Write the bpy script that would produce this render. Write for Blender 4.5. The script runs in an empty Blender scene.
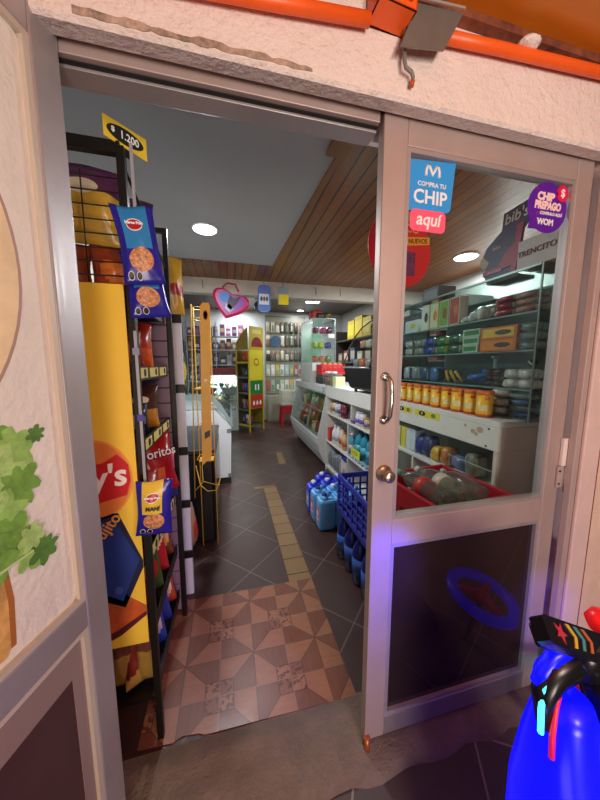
import bpy, bmesh, math, random
from mathutils import Vector, Matrix, Euler

S = bpy.context.scene
C = S.collection
random.seed(11)
PI = math.pi
R = math.radians

# ------------------------------------------------------------------ materials
def lin(h):
    h = h.lstrip('#')
    o = []
    for i in (0, 2, 4):
        c = int(h[i:i+2], 16) / 255
        o.append(c / 12.92 if c <= .04045 else ((c + .055) / 1.055) ** 2.4)
    return (*o, 1)

MATS = {}
def M(col, rough=.5, metal=0., noise=0., nscale=8., bump=0., bscale=60., emis=0., spec=.5, coat=0.):
    key = (col, rough, metal, noise, nscale, bump, bscale, emis, spec, coat)
    if key in MATS: return MATS[key]
    m = bpy.data.materials.new('paint_' + col.strip('#'))
    m.use_nodes = True
    nt = m.node_tree; b = nt.nodes['Principled BSDF']
    c = lin(col)
    b.inputs['Base Color'].default_value = c
    b.inputs['Roughness'].default_value = rough
    b.inputs['Metallic'].default_value = metal
    b.inputs['Specular IOR Level'].default_value = spec
    b.inputs['Coat Weight'].default_value = coat
    if emis:
        b.inputs['Emission Color'].default_value = c
        b.inputs['Emission Strength'].default_value = emis
    if noise or bump:
        tc = nt.nodes.new('ShaderNodeTexCoord')
    if noise:
        n = nt.nodes.new('ShaderNodeTexNoise'); n.inputs['Scale'].default_value = nscale
        n.inputs['Detail'].default_value = 5; n.inputs['Roughness'].default_value = .65
        nt.links.new(tc.outputs['Object'], n.inputs['Vector'])
        mx = nt.nodes.new('ShaderNodeMix'); mx.data_type = 'RGBA'
        mr = nt.nodes.new('ShaderNodeMapRange')
        mr.inputs[1].default_value = .35; mr.inputs[2].default_value = .65
        nt.links.new(n.outputs['Fac'], mr.inputs[0])
        nt.links.new(mr.outputs[0], mx.inputs[0])
        mx.inputs[6].default_value = tuple(x * (1 - noise) for x in c[:3]) + (1,)
        mx.inputs[7].default_value = tuple(min(1, x * (1 + noise)) for x in c[:3]) + (1,)
        nt.links.new(mx.outputs[2], b.inputs['Base Color'])
    if bump:
        n2 = nt.nodes.new('ShaderNodeTexNoise'); n2.inputs['Scale'].default_value = bscale
        n2.inputs['Detail'].default_value = 4
        nt.links.new(tc.outputs['Object'], n2.inputs['Vector'])
        bp = nt.nodes.new('ShaderNodeBump'); bp.inputs['Strength'].default_value = bump
        bp.inputs['Distance'].default_value = .01
        nt.links.new(n2.outputs['Fac'], bp.inputs['Height'])
        nt.links.new(bp.outputs['Normal'], b.inputs['Normal'])
    MATS[key] = m
    return m

def math_node(nt, op, a, b=None, c=None):
    n = nt.nodes.new('ShaderNodeMath'); n.operation = op
    for i, v in enumerate((a, b, c)):
        if v is None: continue
        if isinstance(v, (int, float)): n.inputs[i].default_value = v
        else: nt.links.new(v, n.inputs[i])
    return n.outputs[0]

def glass_mat(name, tint, ior=1.45, rough=.0, film=None, amount=0.):
    m = bpy.data.materials.new(name); m.use_nodes = True
    nt = m.node_tree; nt.nodes.clear()
    out = nt.nodes.new('ShaderNodeOutputMaterial')
    t = nt.nodes.new('ShaderNodeBsdfTransparent'); t.inputs[0].default_value = lin(tint)
    g = nt.nodes.new('ShaderNodeBsdfGlossy'); g.inputs['Roughness'].default_value = rough
    g.inputs[0].default_value = (1, 1, 1, 1)
    lw = nt.nodes.new('ShaderNodeLayerWeight'); lw.inputs[0].default_value = .5
    r0 = ((ior - 1) / (ior + 1)) ** 2
    fz = math_node(nt, 'ADD', math_node(nt, 'MULTIPLY', math_node(nt, 'POWER', lw.outputs['Facing'], 5), 1 - r0), r0)
    mx = nt.nodes.new('ShaderNodeMixShader')
    base = t.outputs[0]
    if film:                                    # dusty film on the pane
        df = nt.nodes.new('ShaderNodeBsdfDiffuse'); df.inputs[0].default_value = lin(film)
        m2 = nt.nodes.new('ShaderNodeMixShader'); m2.inputs[0].default_value = amount
        nt.links.new(t.outputs[0], m2.inputs[1]); nt.links.new(df.outputs[0], m2.inputs[2]); base = m2.outputs[0]
    nt.links.new(fz, mx.inputs[0]); nt.links.new(base, mx.inputs[1])
    nt.links.new(g.outputs[0], mx.inputs[2]); nt.links.new(mx.outputs[0], out.inputs[0])
    return m

GLASS = glass_mat('clear_glass', '#f4faf8')
CASEGLASS = glass_mat('case_glass', '#f2f8f6', 1.35)
DARKGLASS = glass_mat('dark_glass', '#55484c', 1.5, .03, '#40302f', .6)
BOTTLEPLASTIC = glass_mat('clear_plastic', '#c9d2cc', 1.7, .08, '#b8c0b8', .12)
BAGPLASTIC = glass_mat('clear_bag_plastic', '#d6e2e0', 1.6, .12)

def node_mat(name):
    m = bpy.data.materials.new(name); m.use_nodes = True
    nt = m.node_tree
    return m, nt, nt.nodes['Principled BSDF']

def mixc(nt, f, a, b):
    n = nt.nodes.new('ShaderNodeMix'); n.data_type = 'RGBA'
    for i, v in ((0, f), (6, a), (7, b)):
        if isinstance(v, (int, float)): n.inputs[i].default_value = v
        elif isinstance(v, tuple): n.inputs[i].default_value = v
        else: nt.links.new(v, n.inputs[i])
    return n.outputs[2]

def noise_node(nt, vec, scale, detail=5, rough=.6):
    n = nt.nodes.new('ShaderNodeTexNoise'); n.inputs['Scale'].default_value = scale
    n.inputs['Detail'].default_value = detail; n.inputs['Roughness'].default_value = rough
    nt.links.new(vec, n.inputs['Vector']); return n.outputs['Fac']

def bump_node(nt, b, h, strength, dist=.01):
    bp = nt.nodes.new('ShaderNodeBump'); bp.inputs['Strength'].default_value = strength
    bp.inputs['Distance'].default_value = dist
    nt.links.new(h, bp.inputs['Height']); nt.links.new(bp.outputs['Normal'], b.inputs['Normal'])

def make_plaster():
    m, nt, b = node_mat('rough_plaster')
    tc = nt.nodes.new('ShaderNodeTexCoord').outputs['Object']
    big = noise_node(nt, tc, 3.0); fine = noise_node(nt, tc, 70, 3)
    med = noise_node(nt, tc, 22, 4)
    col = mixc(nt, big, lin('#dcc6bb'), lin('#f0e4dc'))
    # grey stains with their own shape
    st = noise_node(nt, tc, 9, 6, .7)
    mr = nt.nodes.new('ShaderNodeMapRange'); mr.inputs[1].default_value = .66; mr.inputs[2].default_value = .74
    nt.links.new(st, mr.inputs[0])
    col = mixc(nt, mr.outputs[0], col, lin('#b79d8e'))
    nt.links.new(col, b.inputs['Base Color']); b.inputs['Roughness'].default_value = .85
    h = math_node(nt, 'ADD', math_node(nt, 'MULTIPLY', fine, .5), med)
    bump_node(nt, b, h, .9, .012)
    return m

def make_wood(name, c1, c2, c3, plank, axis='x', rough=.3, seam=.012):
    """boards running along Y (axis x gives the board index)"""
    m, nt, b = node_mat(name)
    tc = nt.nodes.new('ShaderNodeTexCoord').outputs['Object']
    sp = nt.nodes.new('ShaderNodeSeparateXYZ'); nt.links.new(tc, sp.inputs[0])
    a = sp.outputs[0 if axis == 'x' else 1]
    q = math_node(nt, 'DIVIDE', a, plank)
    fr = math_node(nt, 'FRACT', q); idx = math_node(nt, 'FLOOR', q)
    wn = nt.nodes.new('ShaderNodeTexWhiteNoise'); wn.noise_dimensions = '1D'
    nt.links.new(idx, wn.inputs['W'])
    mp = nt.nodes.new('ShaderNodeMapping')
    mp.inputs['Scale'].default_value = (14, 1.2, 1) if axis == 'x' else (1.2, 14, 1)
    nt.links.new(tc, mp.inputs[0])
    g = noise_node(nt, mp.outputs[0], 2.2, 6, .65)
    col = mixc(nt, wn.outputs['Value'], lin(c1), lin(c2))
    col = mixc(nt, math_node(nt, 'MULTIPLY', g, .75), col, lin(c3))
    edge = math_node(nt, 'LESS_THAN', math_node(nt, 'ABSOLUTE', math_node(nt, 'SUBTRACT', fr, .5)), .5 - seam / plank)
    col = mixc(nt, edge, lin('#1c0d06'), col)
    nt.links.new(col, b.inputs['Base Color']); b.inputs['Roughness'].default_value = rough
    bump_node(nt, b, edge, .35, .004)
    return m

def make_dark_tile(name='dark_floor_tile', size=.36, ang=45, off=(.1, .13), c1='#38231f', c2='#4b322e', grout='#6b5852', rough=.4):
    m, nt, b = node_mat(name)
    tc = nt.nodes.new('ShaderNodeTexCoord').outputs['Object']
    mp = nt.nodes.new('ShaderNodeMapping'); mp.inputs['Rotation'].default_value = (0, 0, R(ang))
    mp.inputs['Location'].default_value = (off[0], off[1], 0)
    nt.links.new(tc, mp.inputs[0])
    sp = nt.nodes.new('ShaderNodeSeparateXYZ'); nt.links.new(mp.outputs[0], sp.inputs[0])
    e = None; ids = []
    for k in (0, 1):
        q = math_node(nt, 'DIVIDE', sp.outputs[k], size)
        fr = math_node(nt, 'FRACT', q); ids.append(math_node(nt, 'FLOOR', q))
        d = math_node(nt, 'LESS_THAN', math_node(nt, 'ABSOLUTE', math_node(nt, 'SUBTRACT', fr, .5)), .5 - .0035 / size)
        e = d if e is None else math_node(nt, 'MULTIPLY', e, d)
    wn = nt.nodes.new('ShaderNodeTexWhiteNoise'); wn.noise_dimensions = '1D'
    nt.links.new(math_node(nt, 'ADD', ids[0], math_node(nt, 'MULTIPLY', ids[1], 17.3)), wn.inputs['W'])
    n = noise_node(nt, tc, 11, 6, .7)
    col = mixc(nt, math_node(nt, 'ADD', math_node(nt, 'MULTIPLY', wn.outputs['Value'], .35), math_node(nt, 'MULTIPLY', n, .6)), lin(c1), lin(c2))
    col = mixc(nt, e, lin(grout), col)
    nt.links.new(col, b.inputs['Base Color'])
    n2 = noise_node(nt, tc, 5, 4)
    nt.links.new(math_node(nt, 'ADD', math_node(nt, 'MULTIPLY', n2, .25), rough - .12), b.inputs['Roughness'])
    bump_node(nt, b, e, .25, .002)
    return m

def make_star_tile():
    """wood-look tiles laid so that eight boards meet in a star; small squares between"""
    m, nt, b = node_mat('star_pattern_tile')
    tc = nt.nodes.new('ShaderNodeTexCoord').outputs['Object']
    sp = nt.nodes.new('ShaderNodeSeparateXYZ'); nt.links.new(tc, sp.inputs[0])
    s = .303
    U = math_node(nt, 'SUBTRACT', math_node(nt, 'FRACT', math_node(nt, 'ADD', math_node(nt, 'DIVIDE', math_node(nt, 'SUBTRACT', sp.outputs[0], .07), s), 20.5)), .5)
    V = math_node(nt, 'SUBTRACT', math_node(nt, 'FRACT', math_node(nt, 'ADD', math_node(nt, 'DIVIDE', math_node(nt, 'SUBTRACT', sp.outputs[1], 1.22), s), 20.5)), .5)
    aU = math_node(nt, 'ABSOLUTE', U); aV = math_node(nt, 'ABSOLUTE', V)
    ang = math_node(nt, 'ARCTAN2', V, U)
    q = math_node(nt, 'ADD', math_node(nt, 'DIVIDE', ang, PI / 4), 8.0)
    par = math_node(nt, 'FLOOR', math_node(nt, 'MODULO', q, 2))
    sec = math_node(nt, 'FRACT', q)
    # wood grain direction follows the board
    mp = nt.nodes.new('ShaderNodeMapping'); mp.inputs['Scale'].default_value = (6, 40, 1); nt.links.new(tc, mp.inputs[0])
    g1 = noise_node(nt, mp.outputs[0], 1.6, 5, .65)
    mp2 = nt.nodes.new('ShaderNodeMapping'); mp2.inputs['Scale'].default_value = (40, 6, 1); nt.links.new(tc, mp2.inputs[0])
    g2 = noise_node(nt, mp2.outputs[0], 1.6, 5, .65)
    light = mixc(nt, g1, lin('#80503a'), lin('#a67052'))
    dark = mixc(nt, g2, lin('#5e3324'), lin('#84513c'))
    col = mixc(nt, par, light, dark)
    # corner squares
    corner = math_node(nt, 'MULTIPLY', math_node(nt, 'GREATER_THAN', aU, .31), math_node(nt, 'GREATER_THAN', aV, .31))
    sg = math_node(nt, 'GREATER_THAN', math_node(nt, 'MULTIPLY', U, V), 0)
    fl = noise_node(nt, tc, 60, 2, .5)
    sq = mixc(nt, math_node(nt, 'GREATER_THAN', fl, .56), lin('#98664c'), lin('#633a28'))
    sq2 = mixc(nt, math_node(nt, 'GREATER_THAN', fl, .56), lin('#82503a'), lin('#583020'))
    col = mixc(nt, corner, col, mixc(nt, sg, sq, sq2))
    # joints between boards
    d0 = math_node(nt, 'ABSOLUTE', math_node(nt, 'SUBTRACT', sec, .5))
    r = math_node(nt, 'SQRT', math_node(nt, 'ADD', math_node(nt, 'MULTIPLY', U, U), math_node(nt, 'MULTIPLY', V, V)))
    lw = math_node(nt, 'MULTIPLY', math_node(nt, 'SUBTRACT', .5, d0), math_node(nt, 'MULTIPLY', r, .785))
    joint = math_node(nt, 'LESS_THAN', lw, .006)
    joint = math_node(nt, 'MULTIPLY', joint, math_node(nt, 'SUBTRACT', 1, corner))
    ce = None
    for x, y in ((aU, aV), (aV, aU)):
        j = math_node(nt, 'MULTIPLY', math_node(nt, 'LESS_THAN', math_node(nt, 'ABSOLUTE', math_node(nt, 'SUBTRACT', x, .31)), .007), math_node(nt, 'GREATER_THAN', y, .31))
        ce = j if ce is None else math_node(nt, 'MAXIMUM', ce, j)
    joint = math_node(nt, 'MAXIMUM', joint, ce)
    tile = math_node(nt, 'MAXIMUM', math_node(nt, 'GREATER_THAN', aU, .493), math_node(nt, 'GREATER_THAN', aV, .493))
    col = mixc(nt, math_node(nt, 'MULTIPLY', joint, .75), col, lin('#4a2618'))
    col = mixc(nt, tile, col, lin('#8a6656'))
    nt.links.new(col, b.inputs['Base Color'])
    n2 = noise_node(nt, tc, 6, 4)
    nt.links.new(math_node(nt, 'ADD', math_node(nt, 'MULTIPLY', n2, .3), .2), b.inputs['Roughness'])
    bump_node(nt, b, math_node(nt, 'SUBTRACT', 1, math_node(nt, 'MAXIMUM', joint, tile)), .2, .002)
    return m

def make_concrete():
    m, nt, b = node_mat('rough_concrete')
    tc = nt.nodes.new('ShaderNodeTexCoord').outputs['Object']
    n = noise_node(nt, tc, 9, 8, .7); n2 = noise_node(nt, tc, 60, 4, .7); n3 = noise_node(nt, tc, 2.5, 3)
    col = mixc(nt, n, lin('#5d5046'), lin('#a08c7a'))
    col = mixc(nt, math_node(nt, 'MULTIPLY', n3, .45), col, lin('#4a3d35'))
    nt.links.new(col, b.inputs['Base Color']); b.inputs['Roughness'].default_value = .85
    bump_node(nt, b, math_node(nt, 'ADD', n, math_node(nt, 'MULTIPLY', n2, .6)), .8, .02)
    return m

def make_alu(name, c1, c2, rough=.42, metal=.55):
    m, nt, b = node_mat(name)
    tc = nt.nodes.new('ShaderNodeTexCoord').outputs['Object']
    n = noise_node(nt, tc, 5, 6, .7)
    mp = nt.nodes.new('ShaderNodeMapping'); mp.inputs['Scale'].default_value = (60, 60, 3); nt.links.new(tc, mp.inputs[0])
    g = noise_node(nt, mp.outputs[0], 2, 4)
    col = mixc(nt, n, lin(c1), lin(c2))
    nt.links.new(col, b.inputs['Base Color'])
    b.inputs['Metallic'].default_value = metal
    nt.links.new(math_node(nt, 'ADD', math_node(nt, 'MULTIPLY', g, .3), rough - .15), b.inputs['Roughness'])
    bump_node(nt, b, g, .06, .002)
    return m

PLASTER = make_plaster()
TILE = make_dark_tile()
PAVING = make_dark_tile('outdoor_slate', .42, 30, (.05, .2), '#3f3633', '#5f534d', '#8a7c72', .5)
STAR = make_star_tile()
STRIP = make_wood('strip_tile', '#8c6c40', '#9a7a4a', '#6c4c2c', .152, 'y', .35, .004)
CONCRETE = make_concrete()
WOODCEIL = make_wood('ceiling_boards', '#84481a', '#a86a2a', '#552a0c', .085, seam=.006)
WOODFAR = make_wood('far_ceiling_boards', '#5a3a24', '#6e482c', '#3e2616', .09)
SOFFIT = make_wood('varnished_soffit', '#d87a1c', '#e48c28', '#a8540e', .6, 'y', .3, .006)
ALU = make_alu('aluminium_frame', '#a8a0a0', '#c4bebe')
ALUD = make_alu('aluminium_dull', '#8f8684', '#aca4a2', .5)
ALUP = make_alu('aluminium_pinkish', '#b09a94', '#cdbab4', .5, .35)
ALUL = make_alu('aluminium_leaf', '#a8938c', '#c3b0a9', .5, .35)
BLACK = M('#141314', .45); BLACKG = M('#0c0c0e', .25)
WHITE = M('#e4e6e2', .45); CREAM = M('#d9cfc2', .6, noise=.06)
CHROME = M('#c9c4bc', .25, 1.0)
RUBBER = M('#161616', .8)

# ------------------------------------------------------------------ mesh builder
class MB:
    def __init__(s): s.v = []; s.f = []; s.mi = []; s.sm = []; s.mats = []; s.T = Matrix()
    def idx(s, m):
        if m not in s.mats: s.mats.append(m)
        return s.mats.index(m)
    def add(s, vs, fs, m, smooth=False, T=None):
        o = len(s.v); t = s.T @ T if T is not None else s.T
        s.v += [t @ Vector(p) for p in vs]
        for k, f in enumerate(fs):
            s.f.append([o + i for i in f])
            mm = m[k] if isinstance(m, list) else m
            s.mi.append(s.idx(mm)); s.sm.append(smooth)
        return s
    def box(s, a, b, m, bev=0., T=None):
        if bev:
            bm = bmesh.new(); bmesh.ops.create_cube(bm, size=1)
            c = [(a[i] + b[i]) / 2 for i in range(3)]; d = [abs(b[i] - a[i]) for i in range(3)]
            for v in bm.verts: v.co = Vector([c[i] + v.co[i] * d[i] for i in range(3)])
            bmesh.ops.bevel(bm, geom=bm.edges[:], offset=min(bev, min(d) * .45), segments=2, profile=.5, affect='EDGES')
            bm.verts.index_update()
            s.add([v.co.copy() for v in bm.verts], [[v.index for v in f.verts] for f in bm.faces], m, False, T)
            bm.free(); return s
        x0, y0, z0 = a; x1, y1, z1 = b
        vs = [(x0,y0,z0),(x1,y0,z0),(x1,y1,z0),(x0,y1,z0),(x0,y0,z1),(x1,y0,z1),(x1,y1,z1),(x0,y1,z1)]
        return s.add(vs, [(0,3,2,1),(4,5,6,7),(0,1,5,4),(1,2,6,5),(2,3,7,6),(3,0,4,7)], m, False, T)
    def tube(s, pts, r, m, n=8, closed=False, T=None, caps=True):
        pts = [Vector(p) for p in pts]; k = len(pts); vs = []; up = None
        for i, p in enumerate(pts):
            if closed: d = pts[(i + 1) % k] - pts[i - 1]
            else: d = pts[min(i + 1, k - 1)] - pts[max(i - 1, 0)]
            d.normalize()
            if up is None:
                up = Vector((0, 0, 1)) if abs(d.z) < .9 else Vector((1, 0, 0))
            sx = d.cross(up); sx.normalize(); up = sx.cross(d); up.normalize()
            rr = r[i] if isinstance(r, (list, tuple)) else r
            for j in range(n):
                t = 2 * PI * j / n
                vs.append(p + sx * (math.cos(t) * rr) + up * (math.sin(t) * rr))
        fs = []
        for i in range(k if closed else k - 1):
            a = i * n; b = ((i + 1) % k) * n
            for j in range(n): fs.append((a + j, a + (j + 1) % n, b + (j + 1) % n, b + j))
        s.add(vs, fs, m, True, T)
        if caps and not closed:
            o = len(s.v) - len(vs)
            s.f.append([o + j for j in range(n)][::-1]); s.mi.append(s.idx(m)); s.sm.append(False)
            s.f.append([o + (k - 1) * n + j for j in range(n)]); s.mi.append(s.idx(m)); s.sm.append(False)
        return s
    def cyl(s, p0, p1, r, m, n=16, r1=None, T=None):
        return s.tube([p0, p1], [r, r if r1 is None else r1], m, n, False, T)
    def lathe(s, prof, m, n=20, o=(0, 0, 0), T=None, sx=1., sy=1.):
        """prof: (r, z) pairs from bottom to top; m one material or one per segment"""
        vs = []; fs = []; ms = []
        for r, z in prof:
            for j in range(n):
                t = 2 * PI * j / n
                vs.append((o[0] + r * sx * math.cos(t), o[1] + r * sy * math.sin(t), o[2] + z))
        for i in range(len(prof) - 1):
            for j in range(n):
                fs.append((i*n + j, i*n + (j+1) % n, (i+1)*n + (j+1) % n, (i+1)*n + j))
                ms.append(m[i] if isinstance(m, list) else m)
        s.add(vs, fs, ms, True, T)
        o2 = len(s.v) - len(vs)
        for k, a in ((0, ms[0]), (len(prof) - 1, ms[-1])):
            if prof[k][0] > 1e-4:
                f = [o2 + k * n + j for j in range(n)]
                s.f.append(f[::-1] if k == 0 else f); s.mi.append(s.idx(a)); s.sm.append(False)
        return s
    def prism(s, poly, d, m, T=None):
        """poly: 3D points of one face, d: extrusion vector (behind the face)"""
        n = len(poly); d = Vector(d)
        vs = [Vector(p) for p in poly] + [Vector(p) + d for p in poly]
        fs = [tuple(range(n)), tuple(range(2 * n - 1, n - 1, -1))]
        for i in range(n): fs.append((i, i + n, (i + 1) % n + n, (i + 1) % n))
        return s.add(vs, fs, m, False, T)
    def build(s, name, parent=None, loc=None, rot=None):
        me = bpy.data.meshes.new(name)
        me.from_pydata([tuple(v) for v in s.v], [], s.f)
        for m in s.mats: me.materials.append(m)
        me.polygons.foreach_set('material_index', s.mi)
        me.polygons.foreach_set('use_smooth', s.sm)
        bm = bmesh.new(); bm.from_mesh(me); bmesh.ops.recalc_face_normals(bm, faces=bm.faces[:]); bm.to_mesh(me); bm.free()
        me.update()
        o = bpy.data.objects.new(name, me); C.objects.link(o)
        if parent: o.parent = parent
        if loc: o.location = loc
        if rot: o.rotation_euler = rot
        return o

def tag(o, label=None, cat=None, group=None, kind=None):
    if label: o['label'] = label
    if cat: o['category'] = cat
    if group: o['group'] = group
    if kind: o['kind'] = kind
    return o

def thing(name, label, cat, loc=(0, 0, 0), rot=0, group=None):
    o = bpy.data.objects.new(name, None); C.objects.link(o)
    o.empty_display_size = .05
    o.location = loc
    o.rotation_euler = rot if isinstance(rot, tuple) else (0, 0, rot)
    return tag(o, label, cat, group)

def struct(mb, name): return tag(mb.build(name), kind='structure')

def dup(root, loc, rot=None, label=None, group=None):
    r = root.copy(); C.objects.link(r); r.location = loc
    if rot is not None: r.rotation_euler = rot if isinstance(rot, tuple) else (0, 0, rot)
    if label: r['label'] = label
    if group: r['group'] = group
    for ch in list(root.children):
        c = ch.copy(); C.objects.link(c); c.parent = r
        for g in list(ch.children):
            d = g.copy(); C.objects.link(d); d.parent = c
    return r

ORD = ['first', 'second', 'third', 'fourth', 'fifth', 'sixth', 'seventh', 'eighth', 'ninth', 'tenth', 'eleventh', 'twelfth', 'thirteenth', 'fourteenth', 'fifteenth', 'sixteenth']

# flat lettering: lies in local XZ facing -Y after the turn, centred
def letters(s, size, mat, name='lettering', parent=None, T=Matrix(), bold=0., shear=0., ext=.0008, sx=1., align='CENTER'):
    cu = bpy.data.curves.new(name, 'FONT'); cu.body = s; cu.size = size; cu.align_x = align; cu.align_y = 'CENTER'
    cu.extrude = ext; cu.offset = bold; cu.shear = shear; cu.resolution_u = 3
    o = bpy.data.objects.new(name, cu); C.objects.link(o)
    dg = bpy.context.evaluated_depsgraph_get()
    me = bpy.data.meshes.new_from_object(o.evaluated_get(dg))
    bpy.data.objects.remove(o); bpy.data.curves.remove(cu)
    me.materials.clear(); me.materials.append(mat)
    me.transform(T @ Matrix.Rotation(PI / 2, 4, 'X') @ Matrix.Diagonal((sx, 1, 1, 1)))
    q = bpy.data.objects.new(name, me); C.objects.link(q)
    if parent: q.parent = parent
    return q

def ell(cx, cz, rx, rz, n=28, a0=0, a1=2 * PI, rot=0):
    o = []
    for i in range(n):
        t = a0 + (a1 - a0) * i / (n if abs(a1 - a0 - 2 * PI) < 1e-6 else n - 1)
        x = rx * math.cos(t); z = rz * math.sin(t)
        o.append((cx + x * math.cos(rot) - z * math.sin(rot), cz + x * math.sin(rot) + z * math.cos(rot)))
    return o

def plate(name, pts, mat, parent=None, y=0., th=.0015, T=Matrix()):
    """flat shape from (x, z) points, front face at y - th, back at y"""
    mb = MB(); mb.prism([(x, y - th, z) for x, z in pts], (0, th, 0), mat, T)
    return mb.build(name, parent)

FACE_X = Matrix.Rotation(-PI / 2, 4, 'Z')      # turns a -Y facing shape to face -X
# ------------------------------------------------------------------ camera
F_PX, HOR, VPX_ = 285.0, 365.0, 230.0
pitch = math.atan((400 - HOR) / F_PX)
yaw = math.atan((300 - VPX_) / math.hypot(F_PX, 400 - HOR))
cam = bpy.data.cameras.new('camera'); cam.sensor_fit = 'VERTICAL'; cam.sensor_height = 24
cam.lens = 24 * F_PX / 800; cam.clip_start = .02
co = bpy.data.objects.new('camera', cam); C.objects.link(co)
co.location = (0, 0, 1.36); co.rotation_euler = (PI / 2 - pitch, 0, -yaw)
S.camera = co
S.view_settings.view_transform = 'Standard'; S.view_settings.look = 'None'
S.view_settings.exposure = 0; S.view_settings.gamma = 1; S.view_settings.use_curve_mapping = False

# ------------------------------------------------------------------ the setting
b = MB(); b.box((-1.0, .945, -.06), (2.9, 7.0, 0), TILE); struct(b, 'floor')
b = MB()
# star tiles with a broken front edge against the concrete
edge = [(-.36, .965), (-.3, .96), (-.24, .955), (-.21, .968), (-.15, .962), (-.13, .952), (-.05, .95), (.08, .948), (.22, .944), (.36, .94), (.47, .938)]
b.prism([(x, y, .004) for x, y in edge] + [(.468, 1.612, .004), (-.36, 1.612, .004)], (0, 0, -.0035), STAR)
b.prism([(.325, 1.612, .004), (.468, 1.612, .004), (.462, 3.08, .004), (.22, 3.08, .004), (.22, 3.02, .004), (.325, 3.02, .004)], (0, 0, -.0035), STRIP)
struct(b, 'floor')
b = MB(); b.prism([(.62, 3.75, .003), (.72, 3.75, .003), (.74, 4.3, .003), (.66, 4.3, .003)], (0, 0, -.0025), STRIP); struct(b, 'floor')
# concrete threshold, rough top
b = MB()
nx, ny = 60, 10
vs = []; fs = []
for j in range(ny + 1):
    for i in range(nx + 1):
        x = -1.2 + 3.0 * i / nx; y = .70 + .245 * j / ny
        z = .004 + .008 * random.random() + (.012 if 2 < j < 9 else 0)
        if j == 0: y += .006 * math.sin(i * 1.3) + .012 * random.random(); z = -.022
        if j == ny: y = .947; z = .0015
        vs.append((x, y, z))
for j in range(ny):
    for i in range(nx):
        a = j * (nx + 1) + i; fs.append((a, a + 1, a + nx + 2, a + nx + 1))
b.add(vs, fs, CONCRETE, True); struct(b, 'floor')
b = MB(); b.box((-2.6, -2.6, -.08), (2.8, .74, -.022), PAVING); struct(b, 'floor')

# front wall with the doorway cut out
b = MB()
prof = [(.72, 2.028), (.727, 2.021), (.766, 2.027), (.772, 2.04), (.772, 2.075), (.82, 2.075), (.82, 2.115), (.96, 2.115), (.96, 2.75), (.72, 2.75)]
b.prism([(-.43, y, z) for y, z in prof], (1.665, 0, 0), PLASTER)
b.box((-2.4, .735, -.06), (-.43, .96, 2.75), PLASTER)
b.box((1.42, .8005, -.06), (2.9, .96, 2.75), PLASTER)
b.box((1.235, .745, -.06), (2.9, .80, 2.75), M('#d8bcb4', .6, noise=.08, nscale=4, bump=.15, bscale=25))
struct(b, 'wall_front')
b = MB(); b.prism([(-.43, y, z) for y, z in ((.862, 2.022), (.958, 2.082), (.958, 2.114), (.862, 2.114))], (1.63, 0, 0), M('#eadfd9', .8, noise=.06, nscale=6, bump=.3, bscale=30)); struct(b, 'trim_8')  # brightness put into paler plaster and a slope that catches the shop lamp
# broken strip of old timber under the lintel
b = MB()
tw = M('#6b4a36', .85, noise=.5, nscale=14, bump=.6, bscale=30)
b.prism([(-.42, y, z) for y, z in ((.8635, 2.0155), (.875, 2.0225), (.875, 2.029), (.8635, 2.0225))], (.62, 0, 0), tw)
b.prism([(-.2, y, z) for y, z in ((.876, 2.0245), (.886, 2.031), (.886, 2.036), (.876, 2.03))], (.3, 0, 0), M('#b08a64', .85, noise=.3, nscale=20, bump=.6))
struct(b, 'trim_1')
# aluminium door frame
b = MB()
b.box((-.425, .782, 2.012), (.415, .858, 2.07), ALUL, .002); b.box((.4155, .822, 2.04), (1.23, .858, 2.108), ALU, .002)
b.box((-.425, .805, 2.003), (.415, .857, 2.0115), ALU, .001); b.box((-.425, .794, 2.009), (.415, .8045, 2.0118), M('#1e1a18', .7))
b.box((-.425, .79, .0), (-.352, .8, 2.038), ALUD, .003); b.box((-.352, .786, .0), (-.338, .8, 2.038), M('#7a6660', .5, .3), .002)
b.box((1.214, .822, .0), (1.234, .85, 2.038), ALUP, .002)
struct(b, 'trim_2')
# painted jamb boards and rusty seams on the right
b = MB()
pk = M('#d9bfb8', .5, noise=.06, nscale=5)
b.box((1.207, .738, .0), (1.233, .762, 1.995), ALUP, .003)
b.box((1.234, .728, .0), (1.315, .742, 1.93), pk, .004); b.box((1.318, .73, .0), (1.47, .742, 1.95), M('#e0c3b0', .55, noise=.08, nscale=6), .004)
b.box((1.475, .726, .0), (1.56, .742, 1.97), pk, .004)
b.box((1.236, .722, 1.5), (1.25, .728, 1.53), CHROME); b.box((1.236, .722, 1.74), (1.25, .728, 1.83), pk)
b.box((1.3145, .7285, .3), (1.3185, .741, 1.35), M('#8a4a2c', .9, noise=.5, nscale=30))
struct(b, 'trim_3')
# other walls and ceilings
PW = M('#b9b7b4', .7, noise=.05, nscale=3)
b = MB(); b.box((-1.1, .96, -.06), (-1.0, 7.0, 2.75), PW); struct(b, 'wall_left')
b = MB(); b.box((2.8, .96, -.06), (2.9, 7.0, 2.75), PW); struct(b, 'wall_right')
b = MB(); b.box((-1.1, 7.0, -.06), (2.9, 7.1, 2.75), M('#c4c8c6', .7)); struct(b, 'wall_back')
b = MB()
b.prism([(-1.0, .96, 2.42), (.572, .96, 2.42), (.572, 1.48, 2.42), (.49, 3.2, 2.42), (-1.0, 3.17, 2.42)], (0, 0, .05), M('#aeb1b3', .75, noise=.03, nscale=2)); struct(b, 'ceiling')
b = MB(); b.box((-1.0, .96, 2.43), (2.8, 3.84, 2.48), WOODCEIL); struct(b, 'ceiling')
b = MB(); b.box((-1.0, 3.98, 2.62), (2.8, 7.0, 2.68), WOODFAR); struct(b, 'ceiling')
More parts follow.
